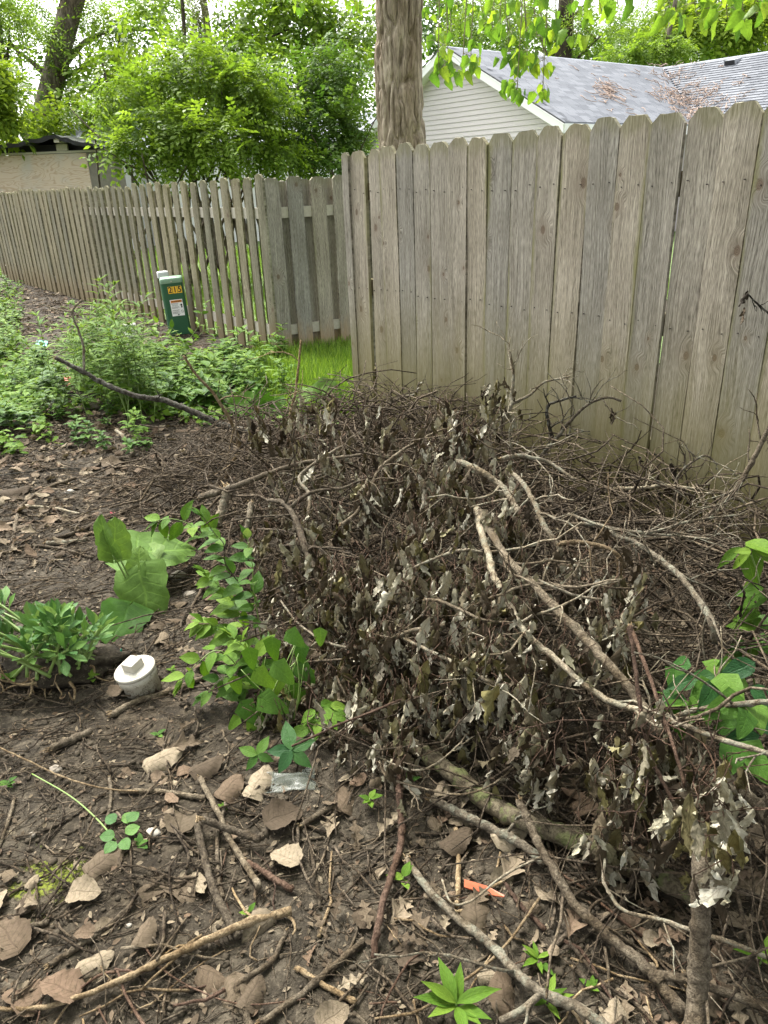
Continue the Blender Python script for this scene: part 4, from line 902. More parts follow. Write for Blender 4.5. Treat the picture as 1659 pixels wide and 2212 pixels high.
# --- big shrubs behind the low fence
def shrub(label, cx_, base_y, dist, blobs, n, ln, mat, stems, tmx=SPR_P):
    b = P3(cx_, base_y, dist); t = thing('shrub', label, 'shrub', (b[0], b[1], 0), 'big shrubs behind the low fence')
    acc = Acc(); r = np.random.default_rng(int(cx_))
    for k in range(stems):
        e = blobs[r.integers(len(blobs))]; e = e[0] + r.normal(0, .5, 3) * np.array(e[1])
        s_ = np.array([b[0] + r.normal(0, .5), b[1] + r.normal(0, .4), 0]); mid = (s_ + e) / 2 + np.array([0, 0, .35])
        v, f = tubes(spline([s_, mid, e], 10)[None], np.linspace(.03, .006, 10)[None], 5); acc.add(v, f, .4)
    put('stems', acc.mesh('stems', [M['treebark']]), t)
    put('crown', crown_mesh('crown', blobs, n, ln, [M[mat]], tmx, .35, .2), t, kind='stuff')
    return t
shrub('broad bright green shrub with arching sprays behind the low picket fence', 430, 520, 12.6,
      [blob(300, 200, 12.4, 100, 55), blob(420, 150, 12.6, 110, 65), blob(520, 190, 12.2, 90, 70), blob(360, 270, 12, 110, 60), blob(480, 300, 11.8, 120, 60), blob(270, 320, 11.6, 50, 45, .8), blob(600, 330, 12, 90, 45), blob(560, 240, 12.2, 80, 60), blob(400, 350, 11.9, 120, 35, .8), blob(250, 250, 12.6, 60, 45, .7)],
      2000, .42, 'crown', 26)
shrub('darker green shrub between the bright shrub and the thick trunk', 690, 520, 13.0,
      [blob(640, 190, 13.2, 80, 60), blob(720, 160, 13.4, 70, 70), blob(700, 250, 13, 90, 60), blob(640, 300, 12.6, 80, 50), blob(760, 300, 13, 50, 60), blob(690, 350, 12.6, 90, 30, .8)], 1150, .42, 'crown_dark', 16)

# grass: blades on the strip by the fence and behind the pickets
def blades(name, pts, h0, h1, wd, mat, label=None, cat=None, lean=.5):
    n = len(pts); az = rng.uniform(0, 6.28, n); h = rng.uniform(h0, h1, n); d = np.stack([np.cos(az), np.sin(az), np.zeros(n)], -1)
    side = np.stack([-d[:, 1], d[:, 0], d[:, 2]], -1) * (wd * rng.uniform(.6, 1.3, n))[:, None]
    b0 = rng.uniform(.1, lean, n)[:, None] * h[:, None]; up = np.array([0, 0, 1.0])
    mid = pts + d * b0 * .35 + up * h[:, None] * .55; tip = pts + d * b0 + up * h[:, None]
    Vv = np.stack([pts - side, pts + side, mid + side * .8, mid - side * .8, tip + side * .08, tip - side * .08], 1).reshape(-1, 3)
    F = (np.arange(n) * 6)[:, None, None] + np.array([[0, 1, 2, 3], [3, 2, 4, 5]])[None]
    return props(put(name, mesh_np(name, Vv, F.reshape(-1, 4), [M[mat]], rnd=np.repeat(rng.uniform(0, 1, n), 6))), label, cat, kind='stuff')
q = np.stack([rng.uniform(-1.5, .5, 90000), rng.uniform(4.5, 7.6, 90000), np.zeros(90000)], -1)
q = q[patch(q)]; q[:, 2] = groundz(q[:, 0], q[:, 1]); blades('grass', q[:24000], .05, .15, .0032, 'grass', 'short bright grass growing at the foot of the short picket run', 'grass')
q = np.stack([rng.uniform(-10, 4, 160000), rng.uniform(5.5, 19, 160000), np.zeros(160000)], -1)
q = q[behind_low(q)]; q[:, 2] = groundz(q[:, 0], q[:, 1]); blades('yard_grass', q[:60000], .06, .14, .004, 'grass', 'sunlit lawn grass seen through the picket gaps', 'grass')

# ================================================================== BRUSH HEAP: traced branches
def px_r(p, px): return px * 0.5 * ((p - EYE) @ fwd) / FOC
HER = []                                                  # (path, object) of the heap's branches, to hang leaves on
def branch(label, pts, d0, d1, mat='bark', lift=0.02, twigs=0, tl=.25, group=None, forks=(), name='fallen_branch', cat='branch', S=9, usepile=True, broken=True, cut=None, pts3=None, hero=True):
    """pts: picture points (x, y[, lift]); d0, d1: thickness in picture units at both ends"""
    if pts3 is None: W3 = np.array([on(p[0], p[1], p[2] if len(p) > 2 else lift, usepile) for p in pts])
    else: W3 = np.array(pts3)
    # keep the depth of neighbouring points from jumping where the ray slips behind the heap
    n = max(14, len(W3) * 6); pth = spline(W3, n)
    if len(pth) > 8: pth[1:-1] = (pth[:-2] + 2 * pth[1:-1] + pth[2:]) / 4
    rr = np.array([px_r(q, d0 + (d1 - d0) * k / (n - 1)) for k, q in enumerate(pth)])
    rr *= 1 + .07 * vnoise(np.arange(n) * .9 + random.random() * 50, np.zeros(n)) + .22 * (rng.uniform(0, 1, n) > .9)
    pth = pth + (rng.normal(0, 1, (n, 3)) * rr[:, None] * (.12 if d0 < 20 else .04))
    o_ = pth[n // 2]; acc = Acc(); tone = random.random() * .9
    v, f = tubes(pth[None], rr[None], S); acc.add(v, f, tone)
    if broken and d0 > 7:                                 # splintered pale end
        e, d_ = pth[0], nrm(pth[0] - pth[1])
        sp = np.stack([np.linspace(e - d_ * rr[0] * .3 + np.array(o2), e + d_ * rr[0] * random.uniform(.3, 1.5) + np.array(o2) * 1.05, 3) for o2 in rng.normal(0, rr[0] * .42, (14, 3))])
        v, f = tubes(sp, np.tile([rr[0] * .3, rr[0] * .22, rr[0] * .05], (14, 1)), 4); acc.add(v, f, .8, 1)
    tips = []
    def grow(src, r_at, count, ln, level):
        for k in range(count):
            i = rng.integers(int(len(src) * .15), len(src) - 1); p = src[i]; T = nrm(src[min(i + 1, len(src) - 1)] - src[i - 1])
            d_ = nrm(T * rng.uniform(.3, 1.0) + nrm(rng.normal(size=3)) * 1.0 + np.array([0, 0, .18])); L = ln * rng.uniform(.5, 1.3); q = [p]; 
            for s_ in range(6):
                d_ = nrm(d_ + rng.normal(0, .22, 3)); q.append(q[-1] + d_ * L / 6)
            q = np.array(q); q[:, 2] = np.maximum(q[:, 2], groundz(q[:, 0], q[:, 1]) + .004)
            sN = -((q[:, 0] - P0[0]) * NV[0] + (q[:, 1] - P0[1]) * NV[1]); push = np.maximum(0, .03 - sN); inside = (q[:, 0] - P0[0]) * UF[0] + (q[:, 1] - P0[1]) * UF[1] > -.05
            q[:, 0] -= NV[0] * push * inside; q[:, 1] -= NV[1] * push * inside
            r_ = max(.0019, min(r_at[i] * .5, .006)); v, f = tubes(q[None], np.linspace(r_, r_ * .45, 7)[None], 4); acc.add(v, f, tone); tips.append(q)
            if level: grow(q, np.full(7, r_), 2, ln * .5, level - 1)
    if twigs: grow(pth, rr, twigs, tl, 1)
    for fk in forks:
        fp, fd0, fd1 = fk; F3 = np.array([on(p[0], p[1], p[2] if len(p) > 2 else lift, usepile) for p in fp]); j = int(np.argmin(np.linalg.norm(pth - F3[0], axis=1))); F3[0] = pth[j]
        fpth = spline(F3, max(8, len(F3) * 5)); v, f = tubes(fpth[None], np.array([px_r(q, fd0 + (fd1 - fd0) * k / (len(fpth) - 1)) for k, q in enumerate(fpth)])[None], 6); acc.add(v, f, tone)
        if twigs: grow(fpth, np.full(len(fpth), px_r(fpth[0], fd1)), max(2, twigs // 2), tl, 0)
    t = put(name, acc.mesh(name, [M[mat], M['stem_dry']]), label=label, cat=cat, group=group)
    if hero: HER.append((pth, t, tips))
    return t, pth
G_H = 'cut branches lying on the brush heap'
def hb(label, pts, d0, d1, mat='bark', lift=.03, twigs=5, **k): return branch(label, pts, d0, d1, mat, lift, twigs, group=G_H, **k)
hb('thick ridged grey stick lying across the left shoulder of the brush heap', [(433, 1073, .03), (504, 1052, .06), (608, 1013, .08), (681, 995, .06), (790, 981, .05)], 15, 6, 'bark', twigs=4)
def vert(pts, gx, gy): return [V(x, y, gx, gy) for x, y in pts]
hb('pale tan peeled stick standing upright out of the left end of the heap', None, 10, 4, 'stem_dry', twigs=3, pts3=vert([(621, 1003), (629, 956), (630, 914), (628, 888), (636, 860), (643, 810), (650, 735)], 621, 1020))
hb('long thin tan stem bowing down to the left end of the heap', None, 5, 10, 'stem_dry', twigs=5, pts3=vert([(396, 768), (426, 812), (457, 844), (478, 875), (496, 906), (512, 940), (518, 971), (496, 1010), (488, 1036)], 490, 1050))
hb('thick pale stub of trunk leaning under the ridged stick at the left', [(494, 1052, .05), (484, 1085, .03), (470, 1135, .01)], 19, 21, 'bark_pale', twigs=0)
hb('second short pale stub beside the leaning trunk stub', [(543, 1088, .05), (538, 1120, .03), (530, 1152, .01)], 13, 14, 'bark_pale', twigs=0)
# long dark lichened branch reaching out over the weeds
g0 = gnd(575, 985); d0_ = math.hypot(g0[0], g0[1])
dk = [at(x, y, d0_ + .45 * (579 - x) / 459) for x, y in [(120, 773), (182, 804), (208, 820), (240, 835), (281, 851), (312, 859), (349, 863), (385, 877), (432, 896), (470, 914), (504, 925), (579, 948)]]
t_, pth_ = hb('long dark lichened branch reaching left over the green weeds', None, 9, 15, 'bark_dark', twigs=2, tl=.08, pts3=dk)
fk = [dk[1] + (dk[0] - dk[1]) * .02] + [at(x, y, d0_ + .42) for x, y in [(180, 749), (169, 713), (156, 674), (177, 648)]]
hb('grey forked twig rising from the dark lichened branch', None, 6, 4, 'bark_pale', twigs=1, tl=.1, pts3=fk)
hb('thin grey twig crossing leftwards from the fork tip', None, 4, 2, 'bark_pale', twigs=1, tl=.08, pts3=[at(x, y, d0_ + .42) for x, y in [(156, 674), (120, 668), (86, 656)]])
hb('curved forked grey branch in front of the ridged stick', [(579, 1081, .06), (605, 1083, .08), (621, 1094, .08), (631, 1109, .08), (642, 1133, .08), (657, 1175, .07), (672, 1215, .06), (690, 1250, .05), (712, 1292, .03)], 9, 18, 'bark', twigs=4,
   forks=[([(629, 1099, .08), (650, 1078, .09), (681, 1061, .09), (738, 1055, .08), (769, 1042, .08), (806, 1031, .08)], 10, 4)])
hb('pale forked twig dangling below the end of the ridged stick', [(738, 964, .07), (686, 995, .09), (646, 1034, .08), (668, 1068, .06), (665, 1124, .03)], 5, 9, 'bark_pale', twigs=3)
hb('long slender arching branch sloping up across the heap top', [(738, 1133, .05), (769, 1109, .06), (795, 1070, .08), (812, 1026, .1), (833, 1000, .12), (875, 969, .12), (922, 943, .12), (956, 928, .11), (979, 930, .1), (1003, 948, .06)], 9, 4, 'bark', twigs=7)
up1 = vert([(1070, 960), (1086, 914), (1104, 878), (1107, 836), (1109, 800), (1100, 757)], 1073, 1065)
hb('upright twig with hanging dry leaves standing against the fence', None, 10, 5, 'bark_pale', twigs=6, tl=.18, pts3=up1)
hb('thin side twig forking right against the fence boards', None, 7, 4, 'bark_pale', twigs=4, tl=.15, pts3=vert([(1107, 872), (1146, 852), (1175, 826), (1232, 813)], 1073, 1065))
hb('freshly cut pale branch end at the top of the heap', [(987, 995, .1), (1034, 1016, .1), (1070, 1039, .08), (1096, 1065, .05), (1120, 1110, .03)], 14, 13, 'bark_pale', twigs=2)
hb('long pale branch running from the heap middle to the lower right', [(1030, 1100, .05), (1040, 1150, .07), (1053, 1190, .08), (1065, 1241, .09), (1081, 1269, .09), (1108, 1321, .1), (1140, 1372, .1), (1196, 1420, .1), (1263, 1479, .1), (1321, 1517, .09), (1372, 1531, .09), (1412, 1541, .08), (1452, 1547, .08), (1519, 1584, .08), (1625, 1618, .08)], 15, 12, 'bark_pale', twigs=8)
hb('thickest straight grey-brown branch crossing the heap diagonally', [(1036, 1105, .05), (1069, 1166, .08), (1105, 1217, .1), (1156, 1265, .11), (1204, 1321, .12), (1255, 1368, .12), (1295, 1412, .12), (1360, 1489, .1), (1412, 1560, .08), (1480, 1632, .05), (1540, 1690, .04)], 15, 24, 'bark', twigs=6)
hb('pale forked branch arching down the right side of the heap', [(1107, 1023, .08), (1130, 1044, .09), (1146, 1070, .09), (1159, 1096, .09), (1175, 1134, .08), (1195, 1165, .06), (1215, 1200, .03)], 10, 13, 'bark_pale', twigs=4)
hb('long pale bough along the foot of the fence at the right', [(1227, 1133, .05), (1290, 1134, .06), (1331, 1156, .07), (1373, 1172, .08), (1409, 1195, .09), (1440, 1220, .1), (1472, 1247, .1), (1507, 1294, .09), (1539, 1346, .07), (1545, 1390, .02)], 8, 15, 'bark_pale', twigs=5)
hb('whippy bare branch sweeping right along the fence foot', [(1290, 1133, .07), (1344, 1146, .08), (1396, 1151, .09), (1435, 1143, .1), (1474, 1130, .1), (1526, 1120, .1), (1600, 1112, .1)], 9, 4, 'bark_pale', twigs=7, tl=.3)
hb('straight thin branch pointing right beside the whippy one', [(1227, 1109, .09), (1305, 1138, .09), (1383, 1151, .08), (1470, 1158, .08), (1540, 1165, .07)], 7, 4, 'bark_pale', twigs=6, tl=.2)
dg = [V(x, y, 1407 + (x - 1407) * .95, 1230 - (x - 1407) * .04) for x, y in [(1407, 1215), (1487, 1151), (1550, 1096), (1592, 1052), (1618, 1010), (1638, 971), (1668, 910)]]
hb('straight grey sapling rod leaning up to the right fence boards', None, 13, 10, 'bark', twigs=6, tl=.2, pts3=dg)
hb('thin pale whip arching level in front of the right boards', None, 9, 6, 'bark_pale', twigs=8, tl=.22, pts3=vert([(1300, 1056), (1383, 1055), (1430, 1048), (1487, 1055), (1540, 1060), (1592, 1073), (1620, 1099), (1660, 1135)], 1400, 1175))
hb('bent thin twig hooked upward before the knotty board', None, 6, 4, 'bark_pale', twigs=3, tl=.12, pts3=vert([(1454, 1051), (1472, 1018), (1500, 995), (1526, 984), (1550, 1004)], 1454, 1175))
hb('bare twig rising against the fence with drooping dry tips', None, 9, 5, 'bark_pale', twigs=7, tl=.2, pts3=vert([(1162, 992), (1185, 966), (1211, 935), (1242, 898), (1274, 871), (1313, 858), (1342, 866)], 1180, 1085))
hb('dark crooked twig standing against the fence boards', None, 8, 5, 'bark_dark', twigs=4, tl=.18, pts3=vert([(1195, 951), (1185, 914), (1183, 878), (1211, 865), (1245, 856)], 1190, 1080))
hb('lichened hooked branch at the left of the fence foot', None, 9, 5, 'bark_pale', twigs=4, tl=.14, pts3=vert([(805, 915), (836, 878), (867, 858), (896, 852), (906, 826)], 812, 955))
hb('smooth pale arch of branch on the heap top before the fence', [(1083, 992, .1), (1117, 984, .12), (1154, 990, .12), (1188, 1000, .1), (1242, 1037, .06)], 10, 7, 'bark_pale', twigs=4)
hb('small pale shoot poking up before the fence', None, 4, 2, 'bark_pale', twigs=2, tl=.1, pts3=vert([(948, 925), (940, 896), (930, 870), (926, 850)], 948, 975))
hb('tan cut rod lying level on the right of the heap', [(1212, 1174, .09), (1247, 1170, .1), (1296, 1179, .1), (1331, 1195, .09), (1350, 1225, .05)], 10, 8, 'stem_dry', twigs=3)
hb('upright snapped stub with pale broken top', None, 11, 12, 'stem_dry', twigs=0, pts3=vert([(1337, 1203), (1338, 1235), (1339, 1275)], 1339, 1370))
hb('thin bowed grey twig curving in a long arc over the dry leaves', [(606, 1297, .1), (636, 1338, .12), (667, 1365, .13), (713, 1390, .14), (758, 1399, .14), (813, 1397, .14), (849, 1381, .14), (885, 1363, .12), (960, 1352, .1)], 4, 9, 'bark_pale', twigs=2)
hb('thin red-brown stem slanting at the lower left of the heap', [(630, 1612, .12), (680, 1590, .13), (731, 1565, .13), (804, 1538, .13), (858, 1515, .14), (917, 1504, .14)], 5, 6, 'bark_red', twigs=4, tl=.1)
hb('pale rod sloping down through the wilted leaves', [(860, 1372, .12), (918, 1402, .13), (966, 1424, .13), (1017, 1452, .13), (1065, 1475, .13), (1100, 1492, .1)], 7, 10, 'bark_pale', twigs=3)
hb('slim grey branch crossing the middle of the heap', [(918, 1295, .1), (958, 1301, .12), (1017, 1328, .12), (1049, 1340, .12), (1105, 1345, .1)], 8, 5, 'bark', twigs=3)
hb('bow-shaped grey branch at the heap centre', [(880, 1232, .1), (918, 1215, .11), (970, 1195, .11), (1005, 1188, .11), (1041, 1194, .08)], 5, 7, 'bark_pale', twigs=3)
hb('thin bleached rod to the right of the thick diagonal branch', [(1164, 1253, .12), (1204, 1271, .13), (1247, 1287, .13), (1300, 1296, .12)], 5, 6, 'bark_pale', twigs=2)
hb('purple-brown stem dropping down the right side of the heap', [(1362, 1354, .16), (1374, 1453, .17), (1388, 1560, .18), (1405, 1632, .18), (1431, 1688, .17), (1471, 1749, .15), (1553, 1810, .12)], 10, 8, 'bark_red', twigs=5)
hb('second purple-brown stem beside the first', [(1366, 1362, .16), (1400, 1453, .18), (1428, 1533, .18), (1455, 1612, .18), (1480, 1700, .16)], 9, 7, 'bark_red', twigs=4)
hb('smooth forked branch entering from the right edge', [(1464, 1546, .1), (1503, 1533, .11), (1580, 1524, .12), (1668, 1514, .12)], 10, 13, 'bark_pale', twigs=2)
hb('long mossy log half buried under the front of the heap', [(845, 1570, .03), (870, 1595, .03), (928, 1635, .035), (1001, 1689, .04), (1064, 1739, .045), (1128, 1771, .05), (1218, 1805, .05), (1354, 1861, .05), (1500, 1930, .05)], 28, 50, 'bark_moss', twigs=0, S=14, usepile=False)
hb('straight grey pole lying below the mossy log', [(933, 1725), (992, 1757), (1060, 1789), (1128, 1825), (1180, 1866)], 17, 21, 'bark_pale', lift=.03, twigs=1, usepile=False)
hb('pole with a splintered top leaning over the mossy log', [(1120, 1728, .12), (1146, 1784, .1), (1168, 1830, .09), (1196, 1880, .07), (1240, 1952, .05), (1278, 1988, .045), (1329, 2034, .04), (1395, 2090, .035), (1431, 2131, .03), (1480, 2190, .03)], 16, 26, 'bark', twigs=2, usepile=False,
   forks=[([(1420, 2105, .04), (1481, 2115, .04), (1558, 2141, .04), (1668, 2180, .04)], 20, 20)])
hb('thick peeling limb leaning down at the right foreground', [(1512, 1800, .30), (1514, 1900, .26), (1513, 1990, .2), (1510, 2080, .14), (1505, 2160, .09), (1495, 2260, .05)], 36, 46, 'bark', twigs=0, S=14, usepile=False, broken=False)
hb('thin bleached rod crossing behind the peeling limb', [(1308, 1851, .1), (1303, 1897, .09), (1319, 1932, .08), (1349, 1968, .08), (1431, 1988, .08), (1492, 2009, .09), (1573, 2034, .09), (1668, 2073, .09)], 6, 11, 'bark_pale', twigs=2, usepile=False)
hb('stout grey branch entering at the right edge above the limb', [(1540, 1660, .2), (1553, 1668, .2), (1593, 1698, .2), (1634, 1734, .19), (1675, 1785, .17)], 18, 28, 'bark', twigs=2, usepile=False)
hb('white-barked rod along the upper right edge of the foreground', [(1452, 1560, .12), (1481, 1568, .14), (1553, 1596, .15), (1668, 1630, .15)], 9, 12, 'bark_pale', twigs=3)
hb('long drooping twig looping under the wilted leaves', [(819, 1644, .1), (833, 1675, .09), (878, 1694, .1), (978, 1716, .1), (1037, 1707, .1), (1091, 1675, .12), (1128, 1635, .12)], 5, 4, 'bark', twigs=2, tl=.1, usepile=False)
hb('short drooping pale twig over the mossy log', [(800, 1626, .08), (878, 1662, .08), (937, 1653, .09), (1000, 1600, .1)], 5, 4, 'bark_pale', twigs=2, tl=.1, usepile=False)
hb('grey diagonal pole with a pointed upper end in the near foreground', [(878, 1859, .03), (923, 1918, .03), (992, 1986, .03), (1060, 2040, .035), (1123, 2109, .04), (1173, 2145, .04), (1255, 2180, .04), (1330, 2235, .04)], 15, 24, 'bark_pale', twigs=1, usepile=False,
   forks=[([(1168, 2150, .04), (1128, 2181, .03), (1080, 2206, .02)], 16, 17)])
hb('brown rotting stick standing up the bank with a pale peeled middle', [(858, 1640, .03), (864, 1739, .03), (869, 1802, .03), (851, 1875, .03), (842, 1900, .03), (819, 1981, .03), (808, 2070, .02)], 15, 15, 'bark_red', twigs=0, usepile=False)
hb('curling bare twig low on the right behind the limb', [(1420, 1870, .1), (1440, 1800, .14), (1425, 1745, .16), (1380, 1800, .12), (1350, 1880, .08)], 5, 5, 'bark', twigs=3, tl=.12, usepile=False)

G_S = 'sticks scattered on the bare soil'
def gs(label, pts, d0, d1, mat='bark', lift=None, twigs=0, **k):
    k.setdefault('group', G_S); return branch(label, pts, d0 * .88, d1 * .88, mat, .010 if lift is None else lift * .8, twigs, name='stick', cat='stick', usepile=False, hero=False, **k)
gs('smooth grey-brown stick lying upright in the picture left of the oak leaves', [(426, 1780), (441, 1852), (464, 1929), (487, 1971), (515, 2025)], 17, 22, lift=.022)
gs('long slim stick running beside the smooth grey-brown one', [(432, 1680), (469, 1752), (500, 1820), (541, 1884), (560, 1916)], 13, 16, lift=.03)
gs('short thick stick with chewed ends across the crossing sticks', [(438, 1768), (500, 1793), (562, 1813)], 17, 18, lift=.045)
gs('dark thin stick between the two upright ones', [(487, 1734), (469, 1811), (473, 1902), (482, 1938)], 9, 11, lift=.02)
gs('curved grey stick pointing at the crossing sticks from the left', [(262, 1710), (340, 1709), (405, 1718), (445, 1724)], 10, 14)
gs('red-brown stick lying toward the bottom centre', [(535, 1862), (582, 1893), (634, 1922)], 15, 16, 'bark_red', lift=.02)
gs('thin grey wavy stick right of the red-brown one', [(641, 1772), (668, 1816), (680, 1884), (692, 1963)], 9, 9)
gs('stout stub of stick under the big dry leaves', [(648, 1786), (687, 1761), (722, 1737)], 15, 16, lift=.015)
gs('short thick log end on the soil at the left', [(108, 1618), (153, 1599), (198, 1578)], 18, 18, lift=.018)
gs('long thin red twig lying across the left soil', [(-20, 1606), (64, 1645), (128, 1675), (191, 1696), (255, 1707), (300, 1709)], 5, 4, 'stem_dry', lift=.03)
gs('pale upright stick between the curved stick and the vine', [(236, 1679), (240, 1722), (230, 1777), (219, 1798)], 8, 8)
gs('grey stick at the left picture edge', [(-6, 1836), (21, 1764), (31, 1724)], 10, 8)
gs('long brown stick running below the white pipe', [(240, 1545), (292, 1516), (365, 1494), (440, 1464)], 17, 13, lift=.015)
gs('straight brown stick on the lower left soil', [(107, 2085), (182, 2036), (236, 1999), (294, 1945)], 16, 11, lift=.012)
gs('longest tan stick with a peeled thick end sweeping across the bottom left', [(-14, 2180, .02), (91, 2176, .02), (182, 2149, .02), (272, 2113, .02), (345, 2076, .025), (432, 2036, .025), (545, 1990, .025), (630, 1966, .02)], 10, 22, 'stem_dry')
gs('thin forked twig beside the longest tan stick', [(20, 2176), (50, 2140), (88, 2093)], 8, 6)
gs('thin twig rising from the longest tan stick to the crossing sticks', [(338, 2074, .03), (372, 2025), (405, 1980)], 6, 5)
gs('short grey stick end beside the big left leaf', [(20, 2016), (60, 2003), (106, 1992)], 16, 15)
gs('crooked stick with an elbow near the bottom edge', [(620, 2011), (585, 2078), (517, 2123), (515, 2153), (543, 2225)], 11, 19, lift=.015)
gs('straight grey stick slanting up from the bottom edge', [(560, 2214), (650, 2148), (750, 2063), (788, 2030)], 18, 15, lift=.015)
gs('pale broken stick beside the straight grey one', [(643, 2091), (700, 2128), (770, 2166)], 13, 14, 'stem_dry')
gs('fine dark red twig looping across the bottom soil', [(305, 2033), (350, 2093), (435, 2143), (530, 2170), (660, 2158)], 4, 4, 'bark_red', lift=.02)
gs('curved grey stick lying on the leaf litter at the middle left', [(26, 1192), (32, 1142), (43, 1099), (55, 1086), (94, 1057), (165, 1032)], 9, 8)
gs('pale stick forking right from the curved one', [(55, 1093), (123, 1099), (190, 1115)], 8, 6, 'bark_pale')
gs('dark crooked stick in the upper leaf litter', [(191, 1018), (230, 997), (292, 986)], 8, 9)
gs('pale bent stick at the edge of the weeds', [(251, 929, .04), (272, 950, .03), (287, 982)], 9, 9, 'bark_pale')
gs('thin crooked stick below the pale bent one', [(200, 1065), (238, 1052), (300, 1026)], 7, 5)
gs('long brown stick above the ruffled leaf', [(235, 1118), (298, 1103), (362, 1099), (410, 1092)], 10, 7)
gs('smooth pale stick left of the ruffled leaf', [(98, 1174), (140, 1172), (190, 1166)], 12, 11, 'bark_pale')
gs('brown stick angled above the smooth pale stick', [(100, 1168), (150, 1155), (192, 1140)], 11, 9)
gs('black cable-thin twig lying straight in the upper litter', [(-10, 1028), (106, 1014), (172, 1012)], 3, 3, 'bark_dark')
gs('thin twig at the far left of the litter', [(-5, 1085), (60, 1062), (130, 1040)], 5, 4)
gs('grey stick behind the fleshy plant', [(-6, 1200), (60, 1180), (130, 1185), (200, 1205)], 8, 6)
gs('stick lying from the heap toward the burdock', [(318, 1118), (400, 1136), (470, 1146)], 6, 8, 'bark_pale')
gs('slim stick right of the white pipe', [(410, 1310), (390, 1350), (402, 1395), (425, 1440)], 6, 6)
gs('tan straw stalk bent on the bottom right litter', [(810, 2200), (900, 2185), (985, 2130), (1060, 2075), (1110, 2020), (1165, 1940)], 6, 7, 'stem_dry', lift=.03)
gs('pale straight straw crossing below the grey pole', [(1000, 2195), (1010, 2150), (1030, 2110), (1063, 2060)], 5, 4, 'stem_dry', lift=.02)
gs('brown stick leaning on the mossy log near the bottom right', [(1238, 2090), (1300, 2150), (1370, 2225)], 12, 12)
gs('grey stick at the bottom behind the lance-leaved plant', [(895, 2165), (960, 2120), (1060, 2060)], 8, 7)
gs('short upright peeled stick by the orange scrap', [(985, 1790), (990, 1870), (988, 1960)], 12, 13, 'stem_dry', lift=.015)
gs('brown stick among the leaves under the log', [(1090, 1905), (1120, 1950), (1180, 2010)], 10, 12, 'bark_red')
gs('wiry grey twig curling by the pole foot', [(955, 1900, .04), (975, 1950, .05), (1020, 1945, .06), (1090, 1890, .08), (1170, 1850, .08)], 5, 6, 'bark_pale')
gs('mossy stone-like log end in the upper left hollow', [(150, 895), (185, 880), (215, 876)], 20, 16, 'bark_pale', lift=.03)

# ================================================================== twig tangle filling the heap
def heap_points(n, zlo=0.05, zhi=1.0):
    out = []
    while len(out) < n:
        s = rng.uniform(-.2, 3.6, 4000); d = rng.uniform(0.03, 1.75, 4000)
        x = P0[0] + UF[0] * s - NV[0] * d; y = P0[1] + UF[1] * s - NV[1] * d; h = pile(x, y); ok = h > .03
        z = groundz(x, y) + h * rng.uniform(zlo, zhi, 4000); out += [p for p, k in zip(np.stack([x, y, z], -1), ok) if k]
    return np.array(out[:n])
def wander(p, n, L, k=6, flat=.45, wig=.25):
    d = rand_dir(n); d[:, 2] *= flat; d = nrm(d); q = [p]
    for s_ in range(k - 1):
        d = nrm(d + rng.normal(0, wig, (n, 3))); q.append(q[-1] + d * (L / (k - 1))[:, None])
    q = np.stack(q, 1); q[..., 2] = np.maximum(q[..., 2], groundz(q[..., 0], q[..., 1]) + .003)
    s, dd = sd(q[..., 0], q[..., 1]); push = np.maximum(0, .02 - dd) * (s > -.05); q[..., 0] -= NV[0] * push; q[..., 1] -= NV[1] * push
    return q
acc = Acc()
for n_, L0, L1, r_, hi in ((2300, .12, .45, .0019, 0.96), (1000, .3, .9, .0034, .93), (200, .3, .8, .006, .75)):
    p = heap_points(n_, .05, hi); q = wander(p, n_, rng.uniform(L0, L1, n_), wig=.3); q[..., 2] = np.minimum(q[..., 2], top(q[..., 0], q[..., 1]) + .02 + .35 * np.maximum(0, q[..., 2] - top(q[..., 0], q[..., 1]))); rr = r_ * rng.uniform(.6, 1.5, n_)
    v, f = tubes(q, rr[:, None] * np.linspace(1, .5, 6)[None], 4); acc.add(v, f, np.repeat(rng.uniform(0, .95, n_), 8 * 4))
props(put('twig_tangle', acc.mesh('twig_tangle', [M['twig']])), 'tangle of thin dry twigs filling the brush heap', 'twigs', kind='stuff')

# ================================================================== wilted leaves hanging on the heap
def wtm(seed):
    r = np.random.default_rng(seed)
    return leafgrid(w_maple, 14, 4, r.uniform(-.2, .5), r.uniform(-.1, .5), r.choice([5, 7, -6, -8, 4]), r.uniform(.03, .07), .45, .05, seed)
WT = [wtm(s) for s in range(40, 50)]
wilt_me = [mesh_np('wilted_leaf', v, f, [M['wilt']]) for v, f in WT]
zones = [  # picture polygons as boxes (x0,x1,y0,y1), weight, lift range
    (550, 760, 1230, 1560, 300, .03, .16), (700, 1150, 1180, 1420, 520, .03, .16), (760, 1180, 1380, 1640, 380, .04, .18), (540, 820, 880, 1230, 300, .02, .1),
    (820, 1130, 920, 1190, 300, .02, .12), (1130, 1420, 1180, 1480, 150, .03, .14), (1290, 1500, 1560, 1800, 110, .08, .22), (1400, 1650, 1540, 1720, 60, .06, .2), (1040, 1200, 1560, 1650, 40, .1, .2), (1470, 1570, 1690, 1830, 45, .26, .4), (900, 1100, 870, 960, 50, .08, .16), (560, 760, 870, 960, 50, .06, .12)]
LV = []
for x0, x1, y0, y1, n_, l0, l1 in zones:
    k = 0
    while k < n_:
        cx_, cy_ = random.uniform(x0, x1), random.uniform(y0, y1); c3 = on(cx_, cy_, random.uniform(l0, l1))
        for q in range(min(random.randrange(4, 14), n_ - k)):
            LV.append(c3 + rng.normal(0, .024, 3) * np.array([1, 1, .5]) + np.array([0, 0, random.uniform(-.10, .05)])); k += 1
